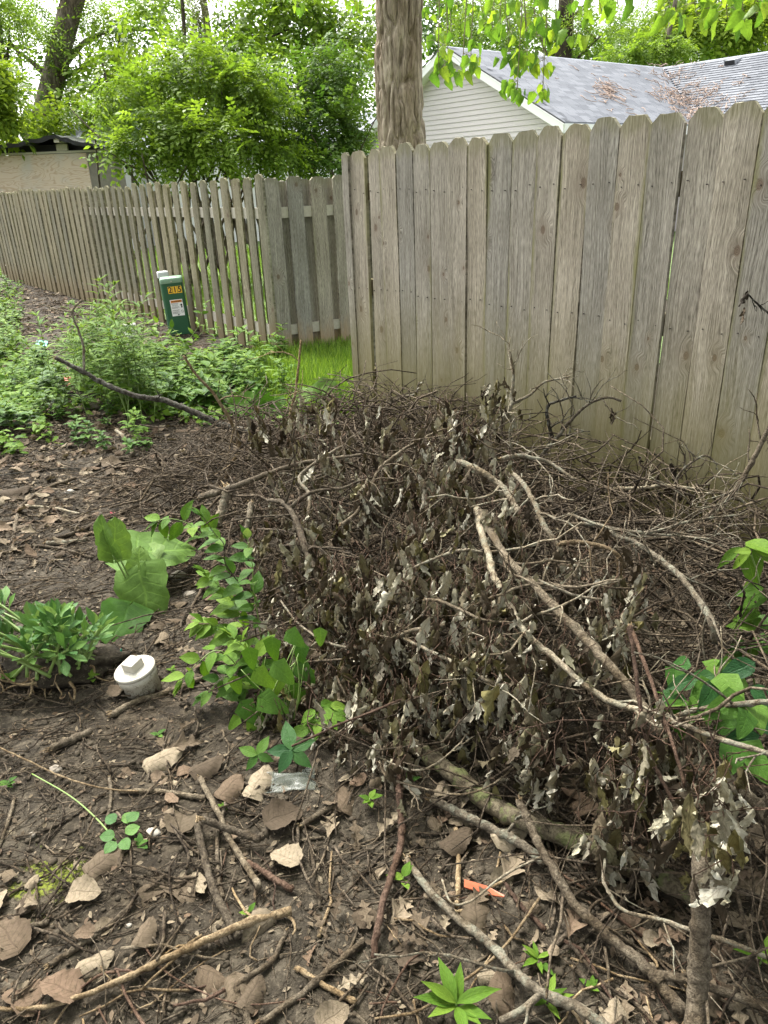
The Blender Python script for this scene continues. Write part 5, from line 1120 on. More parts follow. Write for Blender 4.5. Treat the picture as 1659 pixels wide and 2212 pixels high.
LV = np.array(LV); nL = len(LV)
az = rng.uniform(0, 6.28, nL); tilt = rng.uniform(.1, .75, nL)
ld = nrm(np.stack([np.cos(az) * tilt, np.sin(az) * tilt, -np.ones(nL)], -1)); lu = nrm(rng.normal(size=(nL, 3)) * np.array([1, 1, .35]) + np.array([0, -.3, .1]))
ls = rng.uniform(.045, .09, nL); LR = frames(ld, lu, ls)
dcam = np.linalg.norm(LV - EYE, axis=1) - rng.uniform(0, .5, nL) - ls * 8
order = np.argsort(dcam); solo = set(order[:300].tolist()); rest = np.array([i for i in range(nL) if i not in solo])
allp = [(h[0], h[1]) for h in HER]
cat_p = np.concatenate([h for h, _ in allp]); own = np.concatenate([np.full(len(h), i) for i, (h, _) in enumerate(allp)])
for i in solo:
    k = own[int(np.argmin(np.linalg.norm(cat_p - LV[i], axis=1)))]
    put('wilted_leaf', wilt_me[random.randrange(10)], allp[k][1], mat4(LV[i], LR[i]))
acc = Acc(); bake(WT, LV[rest], LR[rest], acc, rng.uniform(0, .98, len(rest)))
props(put('wilted_leaves', acc.mesh('wilted_leaves', [M['wilt']])), 'mass of grey-brown wilted maple leaves hanging in the brush heap', 'wilted leaves', kind='stuff')
# leaf stalks
tp = LV - ld * 0; up_ = LV + np.stack([rng.normal(0, .02, nL), rng.normal(0, .02, nL), rng.uniform(.025, .06, nL)], -1)
v, f = tubes(np.stack([up_, (tp + up_) / 2 + rng.normal(0, .004, (nL, 3)), tp], 1), np.tile([.0012, .001, .0009], (nL, 1)), 3)
props(put('leaf_stalks', mesh_np('leaf_stalks', v, f, [M['bark_red']], rnd=np.full(len(v), .1))), 'thin dark stalks of the wilted leaves', 'stalks', kind='stuff')
# blackened leaves on the twigs against the fence and hanging bunch on the upright twig
acc = Acc(); BL = []
for (x, y, gx, gy, n_, sp) in [(1075, 870, 1073, 1065, 20, .05), (1090, 900, 1073, 1065, 20, .05), (1060, 850, 1073, 1065, 8, .03), (975, 890, 960, 985, 14, .04), (985, 910, 960, 985, 12, .04), (913, 852, 905, 960, 4, .02), (1355, 1015, 1300, 1120, 4, .02), (1383, 1010, 1300, 1120, 4, .02), (1312, 858 + 25, 1180, 1085, 2, .01), (1450, 1020 - 10, 1400, 1150, 4, .02), (1340, 1065, 1300, 1120, 9, .035), (1290, 1060, 1290, 1120, 9, .04), (1383, 1060, 1350, 1150, 5, .03), (1450, 1060, 1400, 1160, 4, .03), (1528, 1100, 1450, 1180, 8, .035), (1565, 1100, 1500, 1180, 4, .03), (1270, 1120, 1270, 1150, 7, .04), (1610, 650, 1560, 1200, 2, .02), (1425, 1040, 1400, 1160, 3, .03), (1500, 1160, 1470, 1190, 4, .03)]:
    for k in range(n_): BL.append(V(x, y, gx, gy) + rng.normal(0, sp, 3) * [1, 1, 1.3])
BL = np.array(BL); n_ = len(BL); az = rng.uniform(0, 6.28, n_); ld = nrm(np.stack([.4 * np.cos(az), .4 * np.sin(az), -np.ones(n_)], -1)); R_ = frames(ld, nrm(rng.normal(size=(n_, 3))), rng.uniform(.045, .085, n_))
bake(WT, BL[:78], R_[:78], acc, rng.uniform(0, .98, 78)); bake(WT, BL[78:], R_[78:], acc, rng.uniform(0, .98, n_ - 78), 1)
props(put('shrivelled_leaves', acc.mesh('shrivelled_leaves', [M['wilt'], M['wilt_dark']])), 'shrivelled dark leaves clinging to twigs in front of the fence boards', 'shrivelled leaves', kind='stuff')
branch('dark bare twig poking in at the right edge before the boards', None, 3, 5, 'bark_dark', twigs=2, tl=.08, pts3=[V(1612, 632, 1560, 1200), V(1635, 655, 1575, 1200), V(1675, 690, 1590, 1200)], hero=False)

# ================================================================== LIVING PLANTS
def leafset(wf, mat, sizes=1.0, n=4, **k):
    return [mesh_np('leaf', *leafgrid(wf, seed=s, **k), [M[mat]]) for s in range(n)]
LM = {
    'ovate_b': leafset(w_ovate, 'leaf_bright', nl=7, fold=.2, droop=.22, crum=.012), 'ovate_m': leafset(w_ovate, 'leaf_mid', nl=7, fold=.2, droop=.2, crum=.012), 'ovate_d': leafset(w_ovate, 'leaf_dark', nl=7, fold=.18, droop=.2, crum=.012),
    'heart_m': leafset(w_heart, 'leaf_mid', nl=8, fold=.14, droop=.2, crum=.015, back=.14), 'heart_b': leafset(w_heart, 'leaf_bright', nl=8, fold=.14, droop=.2, crum=.015, back=.14),
    'spat': leafset(w_spat, 'leaf_glauc', nl=8, fold=.25, droop=.12, crum=.008), 'burd': leafset(w_burd, 'leaf_burdock', nl=14, ns=8, fold=.1, droop=.18, crum=.028, back=.2),
    'burd_d': leafset(w_burd, 'leaf_mid', nl=14, ns=8, fold=.1, droop=.2, crum=.03, back=.2),
    'creeper': leafset(w_serr, 'leaf_dark', nl=16, fold=.12, droop=.15, crum=.008), 'creeper_b': leafset(w_serr, 'leaf_mid', nl=16, fold=.12, droop=.15, crum=.008),
    'lance_b': leafset(w_lance, 'leaf_bright', nl=7, ns=2, fold=.3, droop=.35), 'lance_w': leafset(lambda t: .16 * math.sin(math.pi * t ** .85) ** 1.1, 'leaf_bright', nl=9, fold=.25, droop=.25, crum=.006)}
def leaf(par, kind, p, d, up, L, nm='leaf'):
    return put(nm, LM[kind][random.randrange(4)], par, mat4(p, frames(np.asarray(d, float)[None], np.asarray(up, float)[None], np.array([L]))[0]))
def leaf2(par, kind, b, t, up, nm='leaf'):
    b, t = np.asarray(b), np.asarray(t); return leaf(par, kind, b, t - b, up, np.linalg.norm(t - b) * (.9 if kind == 'burd' else 1), nm)
TOCAM = np.array([0, -1, .7])
# --- fleshy clump, uprooted, at the left
cb = on(112, 1432, .045, False); cl = thing('fleshy_plant', 'clump of fleshy blue-green leaves with bare roots heaped on the soil at the left', 'plant', cb)
st = Acc()
for k in range(34):
    a = random.uniform(0, 6.28); rr_ = abs(random.gauss(0, 1)); b = cb + np.array([random.gauss(0, .075), random.gauss(0, .05), 0])
    e = cb + np.array([random.uniform(-.27, .165), random.gauss(0, .08), random.uniform(.07, .20)])
    e[2] -= .28 * abs(e[0] - cb[0]) * random.random()
    mid = (b + e) / 2 + np.array([0, 0, -.015 if e[2] < cb[2] + .1 else .0]) + rng.normal(0, .012, 3); p = spline([b, mid, e], 8)
    v, f = tubes(p[None], np.linspace(.0055, .0038, 8)[None], 6); st.add(v, f, .5)
    ax = nrm(p[-1] - p[-3] + np.array([0, 0, .02])); n_ = random.randrange(8, 12)
    u1 = nrm(np.cross(ax, [0.3, .2, 1.0])); u2 = np.cross(ax, u1)
    for q in range(n_):
        ang = q * 2.4 + a; op = .35 + .75 * (1 - q / n_); rd = u1 * math.cos(ang) + u2 * math.sin(ang)
        pos = p[-1] - ax * (.045 * (1 - q / n_)) + rd * .003
        leaf(cl, 'spat', pos, ax * (1.25 - op * .6) + rd * op + np.array([0, 0, .1]), -rd + ax * .9 if op < .8 else np.array([0, 0, 1]), random.uniform(.055, .088) * (.75 if q > n_ - 3 else 1))
put('stems', st.mesh('stems', [M['stem_green']]), cl)
ra = Acc()
for k in range(26):
    b = cb + np.array([random.uniform(-.17, .14), random.uniform(-.1, .02), -.005]); q = [b]; d = nrm(np.array([random.gauss(0, .6), -random.uniform(.1, .8), -.6]))
    for s_ in range(6):
        d = nrm(d + rng.normal(0, .4, 3)); nx = q[-1] + d * random.uniform(.012, .028); nx[2] = max(nx[2], float(groundz(nx[0], nx[1])) + .003); q.append(nx)
    r_ = random.uniform(.0015, .0055); v, f = tubes(spline(q, 14)[None], np.linspace(r_, r_ * .4, 14)[None], 5); ra.add(v, f, .5)
put('roots', ra.mesh('roots', [M['stem_dry']]), cl)
u_, v_ = np.meshgrid(np.linspace(0, 2 * math.pi, 40), np.linspace(0, math.pi, 20), indexing='ij'); nr = 1 + .22 * fbm(np.cos(u_) * 3, np.sin(u_) * np.sin(v_) * 3, np.cos(v_) * 3, 5)
G = np.stack([np.cos(u_) * np.sin(v_) * .2 * nr, np.sin(u_) * np.sin(v_) * .10 * nr, np.cos(v_) * .05 * nr], -1).reshape(-1, 3) + cb - np.array([0, -.03, .03])
ii, jj = np.meshgrid(np.arange(39), np.arange(19), indexing='ij'); a_ = ii * 20 + jj
put('root_ball', mesh_np('root_ball', G, np.stack([a_, a_ + 20, a_ + 21, a_ + 1], -1).reshape(-1, 4), [M['soil']]), cl)
# --- burdock by the clump
g_ = (292, 1300)
bd = thing('burdock_plant', 'burdock with large crinkled leaves beside the fleshy clump', 'plant', on(292, 1290, 0, False))
leaf2(bd, 'burd', V(243, 1196, *g_), V(200, 1112, *g_), (-.5, -.6, .6)); leaf2(bd, 'burd', V(247, 1200, *g_), V(246, 1118, *g_) + [0, .03, 0], (.6, -.7, .3))
leaf2(bd, 'burd', V(302, 1232, *g_), V(328, 1368, 300, 1345), (.1, -.8, .6)); leaf2(bd, 'burd', V(300, 1240, *g_), V(292, 1185, *g_) + [0, .05, .0], (.2, -.6, .8))
leaf2(bd, 'burd', V(315, 1225, *g_), V(368, 1248, *g_), (.2, -.6, .8))
leaf2(bd, 'burd', V(258, 1205, 285, 1265), V(440, 1160, 420, 1215), (0, -.35, 1)); leaf2(bd, 'burd', V(330, 1205, 300, 1262), V(250, 1190, 250, 1240), (0, -.35, 1)); leaf2(bd, 'burd_d', V(280, 1310, 290, 1330), V(240, 1385, 270, 1390), (.3, -.5, .6))
sa = Acc()
for pts in ([(243, 1198), (262, 1230), (290, 1290)], [(302, 1232), (298, 1262), (292, 1292)], [(258, 1205), (280, 1250), (292, 1290)], [(315, 1225), (300, 1262), (292, 1290)]):
    v, f = tubes(spline([V(x, y, *g_) for x, y in pts], 8)[None], np.full((1, 8), .0032), 6); sa.add(v, f, .5)
put('stalks', sa.mesh('stalks', [M['stem_green']]), bd)
# --- opposite-leaved saplings at the left front of the heap
def twigplant(par, pts3, kind, L, pairs, droop=.3, face=None, stem='stem_green', r_=.0022, side=None, start=.12):
    p = spline(pts3, 40); v, f = tubes(p[None], np.linspace(r_, r_ * .5, 40)[None], 5); put('stem', mesh_np('stem', v, f, [M[stem]]), par)
    for k in range(pairs):
        t = start + (1 - start) * (k + .5) / pairs; i = min(38, int(t * 39)); T = nrm(p[i + 1] - p[i - 1]); 
        h = nrm(np.cross(T, rand_dir(1)[0] * .35 + (np.array([0, 0, 1]) if k % 2 else np.array([.2, -1, .2]))))
        for sg in (-1, 1):
            d = h * sg * 1.0 + T * .55 + np.array([0, 0, -droop]) + rng.normal(0, .15, 3)
            if side is not None: d = d * .6 + np.asarray(side) * random.uniform(.5, 1.2)
            up = np.array([0, 0, 1.0]) + rng.normal(0, .25, 3) + (np.asarray(face) if face is not None else 0)
            leaf(par, kind, p[i] + h * sg * .004, d, up, L * random.uniform(.7, 1.15) * (1 - .35 * t))
    for q in range(2): leaf(par, kind, p[-1], nrm(p[-1] - p[-3]) + rng.normal(0, .3, 3), (0, 0, 1), L * .6)
gA = (545, 1400)
sp_ = thing('honeysuckle_sapling', 'arching green sapling with paired pointed leaves at the left edge of the heap', 'plant', on(548, 1400, 0, False))
twigplant(sp_, [V(x, y, 545, 1420) for x, y in [(560, 1420), (540, 1300), (506, 1246), (486, 1215), (483, 1175), (463, 1152), (440, 1118)]], 'ovate_m', .085, 9, .1, face=(0, -.3, 0), side=(-.8, -.2, 0), stem='bark')
twigplant(sp_, [V(x, y, 530, 1420) for x, y in [(540, 1425), (530, 1360), (505, 1300), (470, 1262), (445, 1240)]], 'ovate_b', .085, 8, .1, face=(0, -.3, 0), side=(-.9, -.2, 0))
twigplant(sp_, [V(x, y, 560, 1430) for x, y in [(570, 1440), (560, 1350), (548, 1280), (545, 1220), (535, 1165)]], 'ovate_m', .08, 8, .2, face=(0, -.3, 0), side=(-.6, -.3, 0))
twigplant(sp_, [V(x, y, 520, 1450) for x, y in [(545, 1450), (510, 1380), (470, 1350), (430, 1345)]], 'ovate_b', .08, 7, .15, face=(0, -.3, 0), side=(-.6, -.4, 0))
twigplant(sp_, [V(x, y, 440, 1225) for x, y in [(470, 1200), (430, 1150), (400, 1128), (360, 1120), (340, 1128)]], 'ovate_b', .10, 5, .25, face=(0, -.5, 0))
sp2_ = thing('honeysuckle_sapling', 'lower spreading green sapling with large pointed leaves in front of the arching one', 'plant', on(500, 1500, 0, False))
twigplant(sp2_, [V(x, y, 500, 1520) for x, y in [(560, 1530), (520, 1450), (470, 1405), (420, 1440), (395, 1470)]], 'ovate_b', .085, 7, .15, face=(0, -.4, 0))
twigplant(sp2_, [V(x, y, 520, 1530) for x, y in [(560, 1530), (530, 1480), (490, 1460), (445, 1500)]], 'ovate_m', .085, 6, .15, face=(0, -.4, 0))
twigplant(sp2_, [V(x, y, 540, 1530) for x, y in [(570, 1530), (560, 1440), (530, 1400), (500, 1375)]], 'ovate_b', .085, 6, .15, face=(0, -.4, 0))
hv = thing('heart_leaved_vine', 'heart-leaved green vine under the left front of the wilted leaves', 'plant', on(585, 1545, 0, False))
for x, y, L, k in [(590, 1390, .09, 'heart_b'), (625, 1375, .08, 'heart_m'), (650, 1420, .09, 'heart_m'), (600, 1430, .10, 'heart_m'), (560, 1440, .09, 'heart_b'), (640, 1460, .10, 'heart_m'), (600, 1470, .11, 'heart_b'), (540, 1470, .09, 'heart_m'), (570, 1500, .115, 'heart_m'), (630, 1500, .09, 'heart_m'), (530, 1515, .10, 'heart_m'), (645, 1535, .105, 'heart_m'), (600, 1540, .09, 'ovate_d'), (560, 1545, .10, 'heart_m'), (660, 1490, .08, 'heart_b'), (505, 1490, .07, 'heart_b'), (620, 1560, .07, 'heart_m'), (575, 1580, .06, 'heart_m'), (690, 1395, .07, 'heart_m'), (545, 1400, .08, 'heart_b'), (520, 1550, .06, 'heart_b')]:
    p = V(x, y - 18, 585, 1560) + [0, random.uniform(-.06, .06), 0]; a = random.gauss(-1.45, .45); leaf(hv, k, p, (math.cos(a) * .8, -.25, math.sin(a) * .75), (random.gauss(0, .2), -.75, .65), L * .72)
sa = Acc()
for k in range(12):
    b = on(random.uniform(545, 640), random.uniform(1545, 1575), 0, False); e = V(random.uniform(520, 670), random.uniform(1380, 1500), 585, 1560); v, f = tubes(spline([b, (b + e) / 2 + rng.normal(0, .02, 3), e], 8)[None], np.linspace(.002, .0012, 8)[None], 4); sa.add(v, f, .5)
put('stems', sa.mesh('stems', [M['stem_green']]), hv)
for lab, cx_, cy_, gx, gy, spec in [('crinkled light green rosette at the front of the heart-leaved vine', 690, 1545, 690, 1600, 12), ]:
    t = thing('leafy_weed', lab, 'plant', on(gx, gy, 0, False))
    for k in range(spec):
        a = random.uniform(0, 6.28); r_ = random.uniform(.02, .09); p = V(cx_, cy_, gx, gy) + np.array([math.cos(a) * r_ * .4, math.sin(a) * r_ * .4, random.uniform(-.05, .04)])
        leaf(t, 'ovate_b', p, (math.cos(a), math.sin(a) * .7 - .3, -.1), (0, -.5, 1), random.uniform(.045, .075))
    v, f = tubes(np.array([[on(gx, gy, 0, False), V(cx_, cy_, gx, gy)]]), np.array([[.003, .002]]), 5); put('stem', mesh_np('stem', v, f, [M['stem_green']]), t)
def palmate(lab, cx_, cy_, gx, gy, L, kind, n=5, spread_=1.0, rot=0.0, dz=0.0):
    c_ = V(cx_, cy_, gx, gy); t = thing('creeper_plant', lab, 'plant', on(gx, gy, 0, False))
    for k in range(n):
        a = rot + (k - (n - 1) / 2) * (2 * math.pi / n) * spread_ + math.pi / 2
        leaf(t, kind, c_ + [0, 0, random.uniform(0, .006)], (math.cos(a), math.sin(a) * .75 - .1, math.sin(a) * .55 - .1), (0, -.65, .8), L * (1.1 if abs(k - (n - 1) / 2) < 1 else .9))
    g = on(gx, gy, 0, False); v, f = tubes(spline([g, (g + c_) / 2 + [0.01, 0, 0], c_], 6)[None], np.linspace(.0022, .0014, 6)[None], 5); put('stem', mesh_np('stem', v, f, [M['bark_red']]), t); return t
palmate('dark green five-fingered creeper leaf with toothed edges', 630, 1622, 640, 1668, .072, 'creeper', 5, .95, .2)
palmate('smaller creeper leaf left of the dark five-fingered one', 556, 1632, 560, 1668, .05, 'creeper_b', 4, .9, .3)
# --- plants at the right edge
rp = thing('tall_leafy_plant', 'bright green plant with broad pointed leaves at the right edge before the fence', 'plant', on(1640, 1560, 0, False))
gR = (1630, 1500)
for (x, y, ex_, ey_, k, up) in [(1610, 1190, 1540, 1213, 'lance_w', 0), (1615, 1185, 1565, 1225, 'lance_w', 0), (1620, 1188, 1628, 1260, 'ovate_b', 1), (1618, 1178, 1668, 1172, 'ovate_b', 0), (1612, 1180, 1570, 1172, 'ovate_b', 0), (1630, 1188, 1690, 1210, 'ovate_b', 0), (1628, 1186, 1700, 1185, 'ovate_b', 0),
                                (1640, 1260, 1570, 1265, 'ovate_b', 0), (1645, 1262, 1600, 1275, 'ovate_b', 0), (1650, 1280, 1580, 1305, 'ovate_b', 0), (1640, 1320, 1575, 1330, 'ovate_b', 0), (1640, 1330, 1600, 1350, 'ovate_m', 0), (1655, 1300, 1690, 1320, 'ovate_m', 0), (1635, 1345, 1560, 1335, 'ovate_b', 0), (1630, 1350, 1690, 1340, 'ovate_m', 0), (1620, 1395, 1560, 1400, 'ovate_m', 0), (1625, 1400, 1590, 1430, 'heart_m', 0), (1640, 1395, 1690, 1410, 'heart_m', 0), (1600, 1400, 1600, 1440, 'heart_m', 0)]:
    leaf2(rp, k, V(x, y, *gR) + [0, random.uniform(-.03, .03), 0], V(ex_, ey_, *gR) + [0, random.uniform(-.05, 0), 0], (0, -.5, 1) if not up else (0, -1, .4))
for pts in ([(1618, 1184), (1640, 1260), (1632, 1350), (1620, 1420), (1635, 1500)], [(1605, 1340), (1588, 1380), (1590, 1470)]):
    v, f = tubes(spline([V(x, y, *gR) for x, y in pts], 14)[None], np.linspace(.002, .003, 14)[None], 6); put('stem', mesh_np('stem', v, f, [M['stem_green']]), rp)
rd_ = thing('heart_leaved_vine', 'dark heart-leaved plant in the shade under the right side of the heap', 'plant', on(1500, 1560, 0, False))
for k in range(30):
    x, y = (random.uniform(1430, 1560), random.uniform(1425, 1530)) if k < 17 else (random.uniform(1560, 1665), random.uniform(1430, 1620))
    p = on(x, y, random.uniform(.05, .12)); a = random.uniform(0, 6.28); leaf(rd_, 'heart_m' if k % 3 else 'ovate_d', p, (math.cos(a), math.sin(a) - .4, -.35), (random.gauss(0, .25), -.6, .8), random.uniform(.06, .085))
for k in range(5):
    e = on(random.uniform(1450, 1640), random.uniform(1440, 1520), .1); b = on(random.uniform(1470, 1600), 1570, 0, False); v, f = tubes(np.array([[b, (b + e) / 2 + [0, 0, .02], e]]), np.array([[.0025, .002, .0015]]), 5); put('stem', mesh_np('stem', v, f, [M['stem_green']]), rd_)
# --- rosettes and seedlings
def rosette(lab, x, y, n, L, kind, h=.0, name='seedling', tiltv=.5, off=None, group=None):
    g = on(x, y, 0, False); t = thing(name, lab, 'plant', g, group); c_ = g + np.array([0, 0, h]) + (np.array(off) if off else 0)
    for k in range(n):
        a = k * 2.4 + random.random(); leaf(t, kind, c_ - [0, 0, h * .35 * (k % 3) / 2], (math.cos(a), math.sin(a), tiltv + random.gauss(0, .15)), (math.cos(a) * -tiltv, math.sin(a) * -tiltv, 1), L * random.uniform(.7, 1.1))
    v, f = tubes(np.array([[g - [0, 0, .005], (g + c_) / 2, c_]]), np.array([[.0022, .0018, .0014]]), 5); put('stem', mesh_np('stem', v, f, [M['stem_green']]), t); return t
rosette('lance-leaved bright green plant at the bottom edge', 985, 2195, 9, .085, 'lance_w', .035, 'leafy_weed', .55)
rosette('fresh green seedling left of the brown rotting stick on the bank', 872, 1915, 4, .034, 'ovate_b', .03)
rosette('three-leaved seedling beside the big folded dry leaf', 800, 1745, 5, .03, 'ovate_b', .03)
rosette('toothed little green weed under the looping twig', 884, 1705, 5, .03, 'creeper_b', .025)
rosette('tiny bright seedling above the stick pile', 483, 1752, 5, .016, 'ovate_b', .012)
rosette('round-leaved seedling beside the bluish vine', 305, 1832, 4, .024, 'heart_m', .015)
rosette('tiny bright seedling left of the thin tan stick at the bottom', 1277, 2145, 4, .022, 'ovate_b', .02)
rosette('leafy weed among the leaves behind the lance-leaved plant', 1160, 2085, 8, .04, 'lance_w', .02, 'leafy_weed')
rosette('shaded weed at the bottom edge right of the lance-leaved plant', 1180, 2175, 6, .05, 'lance_w', .02, 'leafy_weed')
rosette('dark crumpled sprig by the big pale dry leaves', 343, 1592, 6, .022, 'ovate_m', .01)
rosette('small sprout in front of the soil lump at the left', 205, 1478, 5, .028, 'ovate_b', .03)
rosette('bright sprout at the left edge below the fleshy clump', 28, 1478, 5, .035, 'heart_b', .03)
rosette('second bright sprout at the left edge above the soil', 60, 1420, 4, .03, 'heart_b', .03)
rosette('low green weed at the left edge of the soil', 18, 1700, 7, .026, 'ovate_m', .012)
rosette('bright sprig by the peeled end of the longest tan stick', 540, 1985, 4, .022, 'ovate_b', .02)
rosette('pair of dark leaves at the far right foreground', 1640, 2090, 3, .06, 'lance_w', .03, 'leafy_weed')
rosette('small sprout beside the white pipe', 372, 1455, 4, .018, 'ovate_b', .015)
bv = thing('creeping_vine', 'green vine stem with bluish rounded leaves creeping on the soil at the left', 'plant', on(238, 1803, 0, False))
p = spline([on(x, y, .02, False) for x, y in [(68, 1671), (149, 1718), (204, 1764), (250, 1815)]], 24); v, f = tubes(p[None], np.linspace(.0016, .002, 24)[None], 5); put('stem', mesh_np('stem', v, f, [M['stem_green']]), bv)
for x, y, a in [(262, 1772, .4), (250, 1775, 2.6), (270, 1800, .6), (248, 1805, 3.2), (262, 1815, -.8), (250, 1818, -2), (275, 1775, 1)]:
    put('leaf', mesh_np('leaf', *leafgrid(lambda t: .42 * math.sin(math.pi * t ** .8) ** .7, 7, 4, .1, .15, 0, .015), [M['leaf_glauc']]), bv, mat4(on(x, y, .022, False), frames(np.array([[math.cos(a), math.sin(a), .1]]), np.array([[0, -.3, 1.0]]), np.array([.034]))[0]))

# --- weeds in the middle distance
def weed_tmpl(seed, h, n, L, wf, mat, bend=.15):
    r = np.random.default_rng(seed); p = spline([[0, 0, 0], [r.normal(0, .03), r.normal(0, .03), h * .55], [r.normal(0, bend * h), r.normal(0, bend * h), h]], 20)
    v, f = tubes(p[None], np.linspace(.0028, .0012, 20)[None], 4); stem = mesh_np('stem', v, f, [M['stem_green']])
    acc = Acc(); tm = [leafgrid(wf, 3, 2, .3, .4, seed=s) for s in range(3)]
    t = r.uniform(.12, 1, n) ** .8; i = np.clip((t * 19).astype(int), 1, 19); a = np.arange(n) * 2.4 + r.uniform(0, .5, n)
    d = np.stack([np.cos(a), np.sin(a), .35 + .7 * t ** 3], -1); R_ = frames(d, np.tile([0, 0, 1.0], (n, 1)) - d * .4, L * (1.15 - .55 * t ** 3) * r.uniform(.7, 1.2, n))
    bake(tm, p[i], R_, acc, r.uniform(0, .98, n)); return stem, acc.mesh('foliage', [M[mat]])
TALL = [weed_tmpl(s, h, 34, .10, lambda t: .095 * math.sin(math.pi * t ** .8), 'leaf_bright') for s, h in ((1, .5), (2, .42), (3, .36), (4, .55))]
BROAD = [weed_tmpl(s, h, 20, .075, w_ovate, mt) for s, h, mt in ((11, .22, 'leaf_bright'), (12, .16, 'leaf_mid'), (13, .28, 'leaf_bright'), (14, .12, 'leaf_mid'))]
protos = {}
def weed(kind, k, lab, cat, group, x, y, sc):
    g = on(x, y, 0, False); key = (kind, k)
    if key not in protos:
        t = thing(kind, lab, cat, g, group); st_, fo = (TALL if kind == 'tall_weed' else BROAD)[k]
        put('stem', st_, t, mat4(g, np.eye(3))); put('foliage', fo, t, mat4(g, np.eye(3)), kind='stuff'); protos[key] = t
    else:
        t = copy_tree(protos[key]); t.location = tuple(g); t['label'] = lab; t['group'] = group
    t.rotation_euler = (random.gauss(0, .06), random.gauss(0, .06), random.uniform(0, 6.28)); t.scale = (sc, sc, sc * random.uniform(.85, 1.1))
for k in range(58):
    x, y = random.gauss(248, 42), random.uniform(800, 925); x += (y - 860) * .2
    weed('tall_weed', random.randrange(4), 'tall narrow-leaved green weed standing in the dense patch left of the grass strip', 'weed', 'tall weeds in the middle patch', x, y, random.uniform(.95, 1.4))
for k in range(70):
    x, y = random.uniform(300, 620), random.uniform(780, 900)
    weed('broad_weed', random.randrange(4), 'low broad-leaved green weed growing between the utility box and the heap', 'weed', 'low weeds behind the heap', x, y, random.uniform(.8, 1.5))
for k in range(60):
    x, y = random.uniform(-30, 150), random.uniform(600, 960)
    if y < 790: x = random.uniform(-40, 45 if y > 640 else 25)
    weed('broad_weed', random.randrange(4), 'leafy green weed in the carpet along the left edge', 'weed', 'weeds along the left edge', x, y, random.uniform(.7, 1.4))
for k in range(14):
    x, y = random.uniform(130, 330), random.uniform(880, 985)
    weed('broad_weed', random.randrange(4), 'small green weed at the edge of the leaf litter below the tall patch', 'weed', 'weeds at the litter edge', x, y, random.uniform(.5, .9))
ar = thing('arching_shoot', 'yellow-green arching shoot in front of the numbered green box', 'plant', on(400, 770, 0, False))
for pts, nL_ in (([(395, 775), (400, 740), (412, 728), (428, 705), (437, 672), (444, 655)], 6), ([(395, 775), (392, 735), (375, 712), (350, 700), (335, 697)], 5), ([(400, 772), (415, 745), (440, 715), (465, 708)], 4)):
    twigplant(ar, [V(x, y, 400, 790) for x, y in pts], 'ovate_b', .085, nL_, .1, face=(0, -.4, 0), r_=.003)
# burdock leaves behind the heap by the fence end
b2 = thing('burdock_plant', 'dark green burdock leaves between the weeds and the left end of the tall fence', 'plant', on(560, 900, 0, False))
for x, y, ex_, ey_, k in [(575, 880, 497, 862, 'burd_d'), (580, 872, 560, 840, 'burd_d'), (620, 880, 560, 900, 'burd_d'), (600, 885, 640, 905, 'burd_d')]:
    leaf2(b2, k, V(x, y, 560, 905), V(ex_, ey_, 560, 905) + [0, -.05, 0], (0, -.75, .7))
b3 = thing('burdock_plant', 'pale silvery burdock leaves against the foot of the tall fence end', 'plant', on(700, 880, 0, False))
for x, y, ex_, ey_ in [(690, 838, 762, 880), (680, 845, 640, 862), (700, 840, 730, 850), (660, 850, 618, 880)]:
    leaf2(b3, 'burd', V(x, y, 700, 900), V(ex_, ey_, 700, 900), (0, -.6, .8))
for t, g in ((b2, (560, 905)), (b3, (700, 900))):
    sa = Acc()
    for k in range(4):
        e = V(g[0] + random.uniform(-40, 30), g[1] - random.uniform(35, 65), *g); b = gnd(g[0] + random.uniform(-6, 6), g[1] - 5); v, f = tubes(np.array([[b, (b + e) / 2 + [0, 0, .02], e]]), np.full((1, 3), .005), 5); sa.add(v, f, .5)
    put('stalks', sa.mesh('stalks', [M['stem_green']]), t)
# vine over the shed corner and ground cover
n_ = 2600; xx = rng.uniform(-.15, 1, n_) ** 1; 
pts = []
while len(pts) < 9000:
    x, y = random.uniform(-60, 640), random.uniform(575, 990)
    nv = float(vnoise(x / 34, y / 22, seed=2)) + .35 * float(vnoise(x / 9, y / 7, seed=6)); dens = .15 + (.55 if x < 120 + 20 * math.sin(y / 25) else 0) + (.6 if 160 < x < 640 and 770 < y < 905 else 0) - (1.2 if x > 50 and y < 765 else 0) - (.55 if y > 925 else 0) - (.3 if x < 250 and y > 870 and x > 110 else 0)
    if nv + dens * 1.6 > .55 and (y > 640 or x < 140): pts.append((x, y))
G3 = np.array([gnd(x, y) for x, y in pts]); G3[:, 2] = groundz(G3[:, 0], G3[:, 1]) + rng.uniform(.01, .09, len(G3))
az = rng.uniform(0, 6.28, len(G3)); d = np.stack([np.cos(az), np.sin(az), rng.normal(0, .35, len(G3))], -1)
acc = Acc(); bake([leafgrid(w_ovate, 3, 2, .2, .25, seed=s) for s in range(3)], G3, frames(d, np.array([0, -.25, 1.0]) + rng.normal(0, .3, (len(G3), 3)), rng.uniform(.03, .075, len(G3))), acc, rng.uniform(0, .98, len(G3)))
props(put('ground_cover', acc.mesh('ground_cover', [M['leaf_bright']])), 'carpet of small green leaves over the soil by the weeds', 'ground cover', kind='stuff')

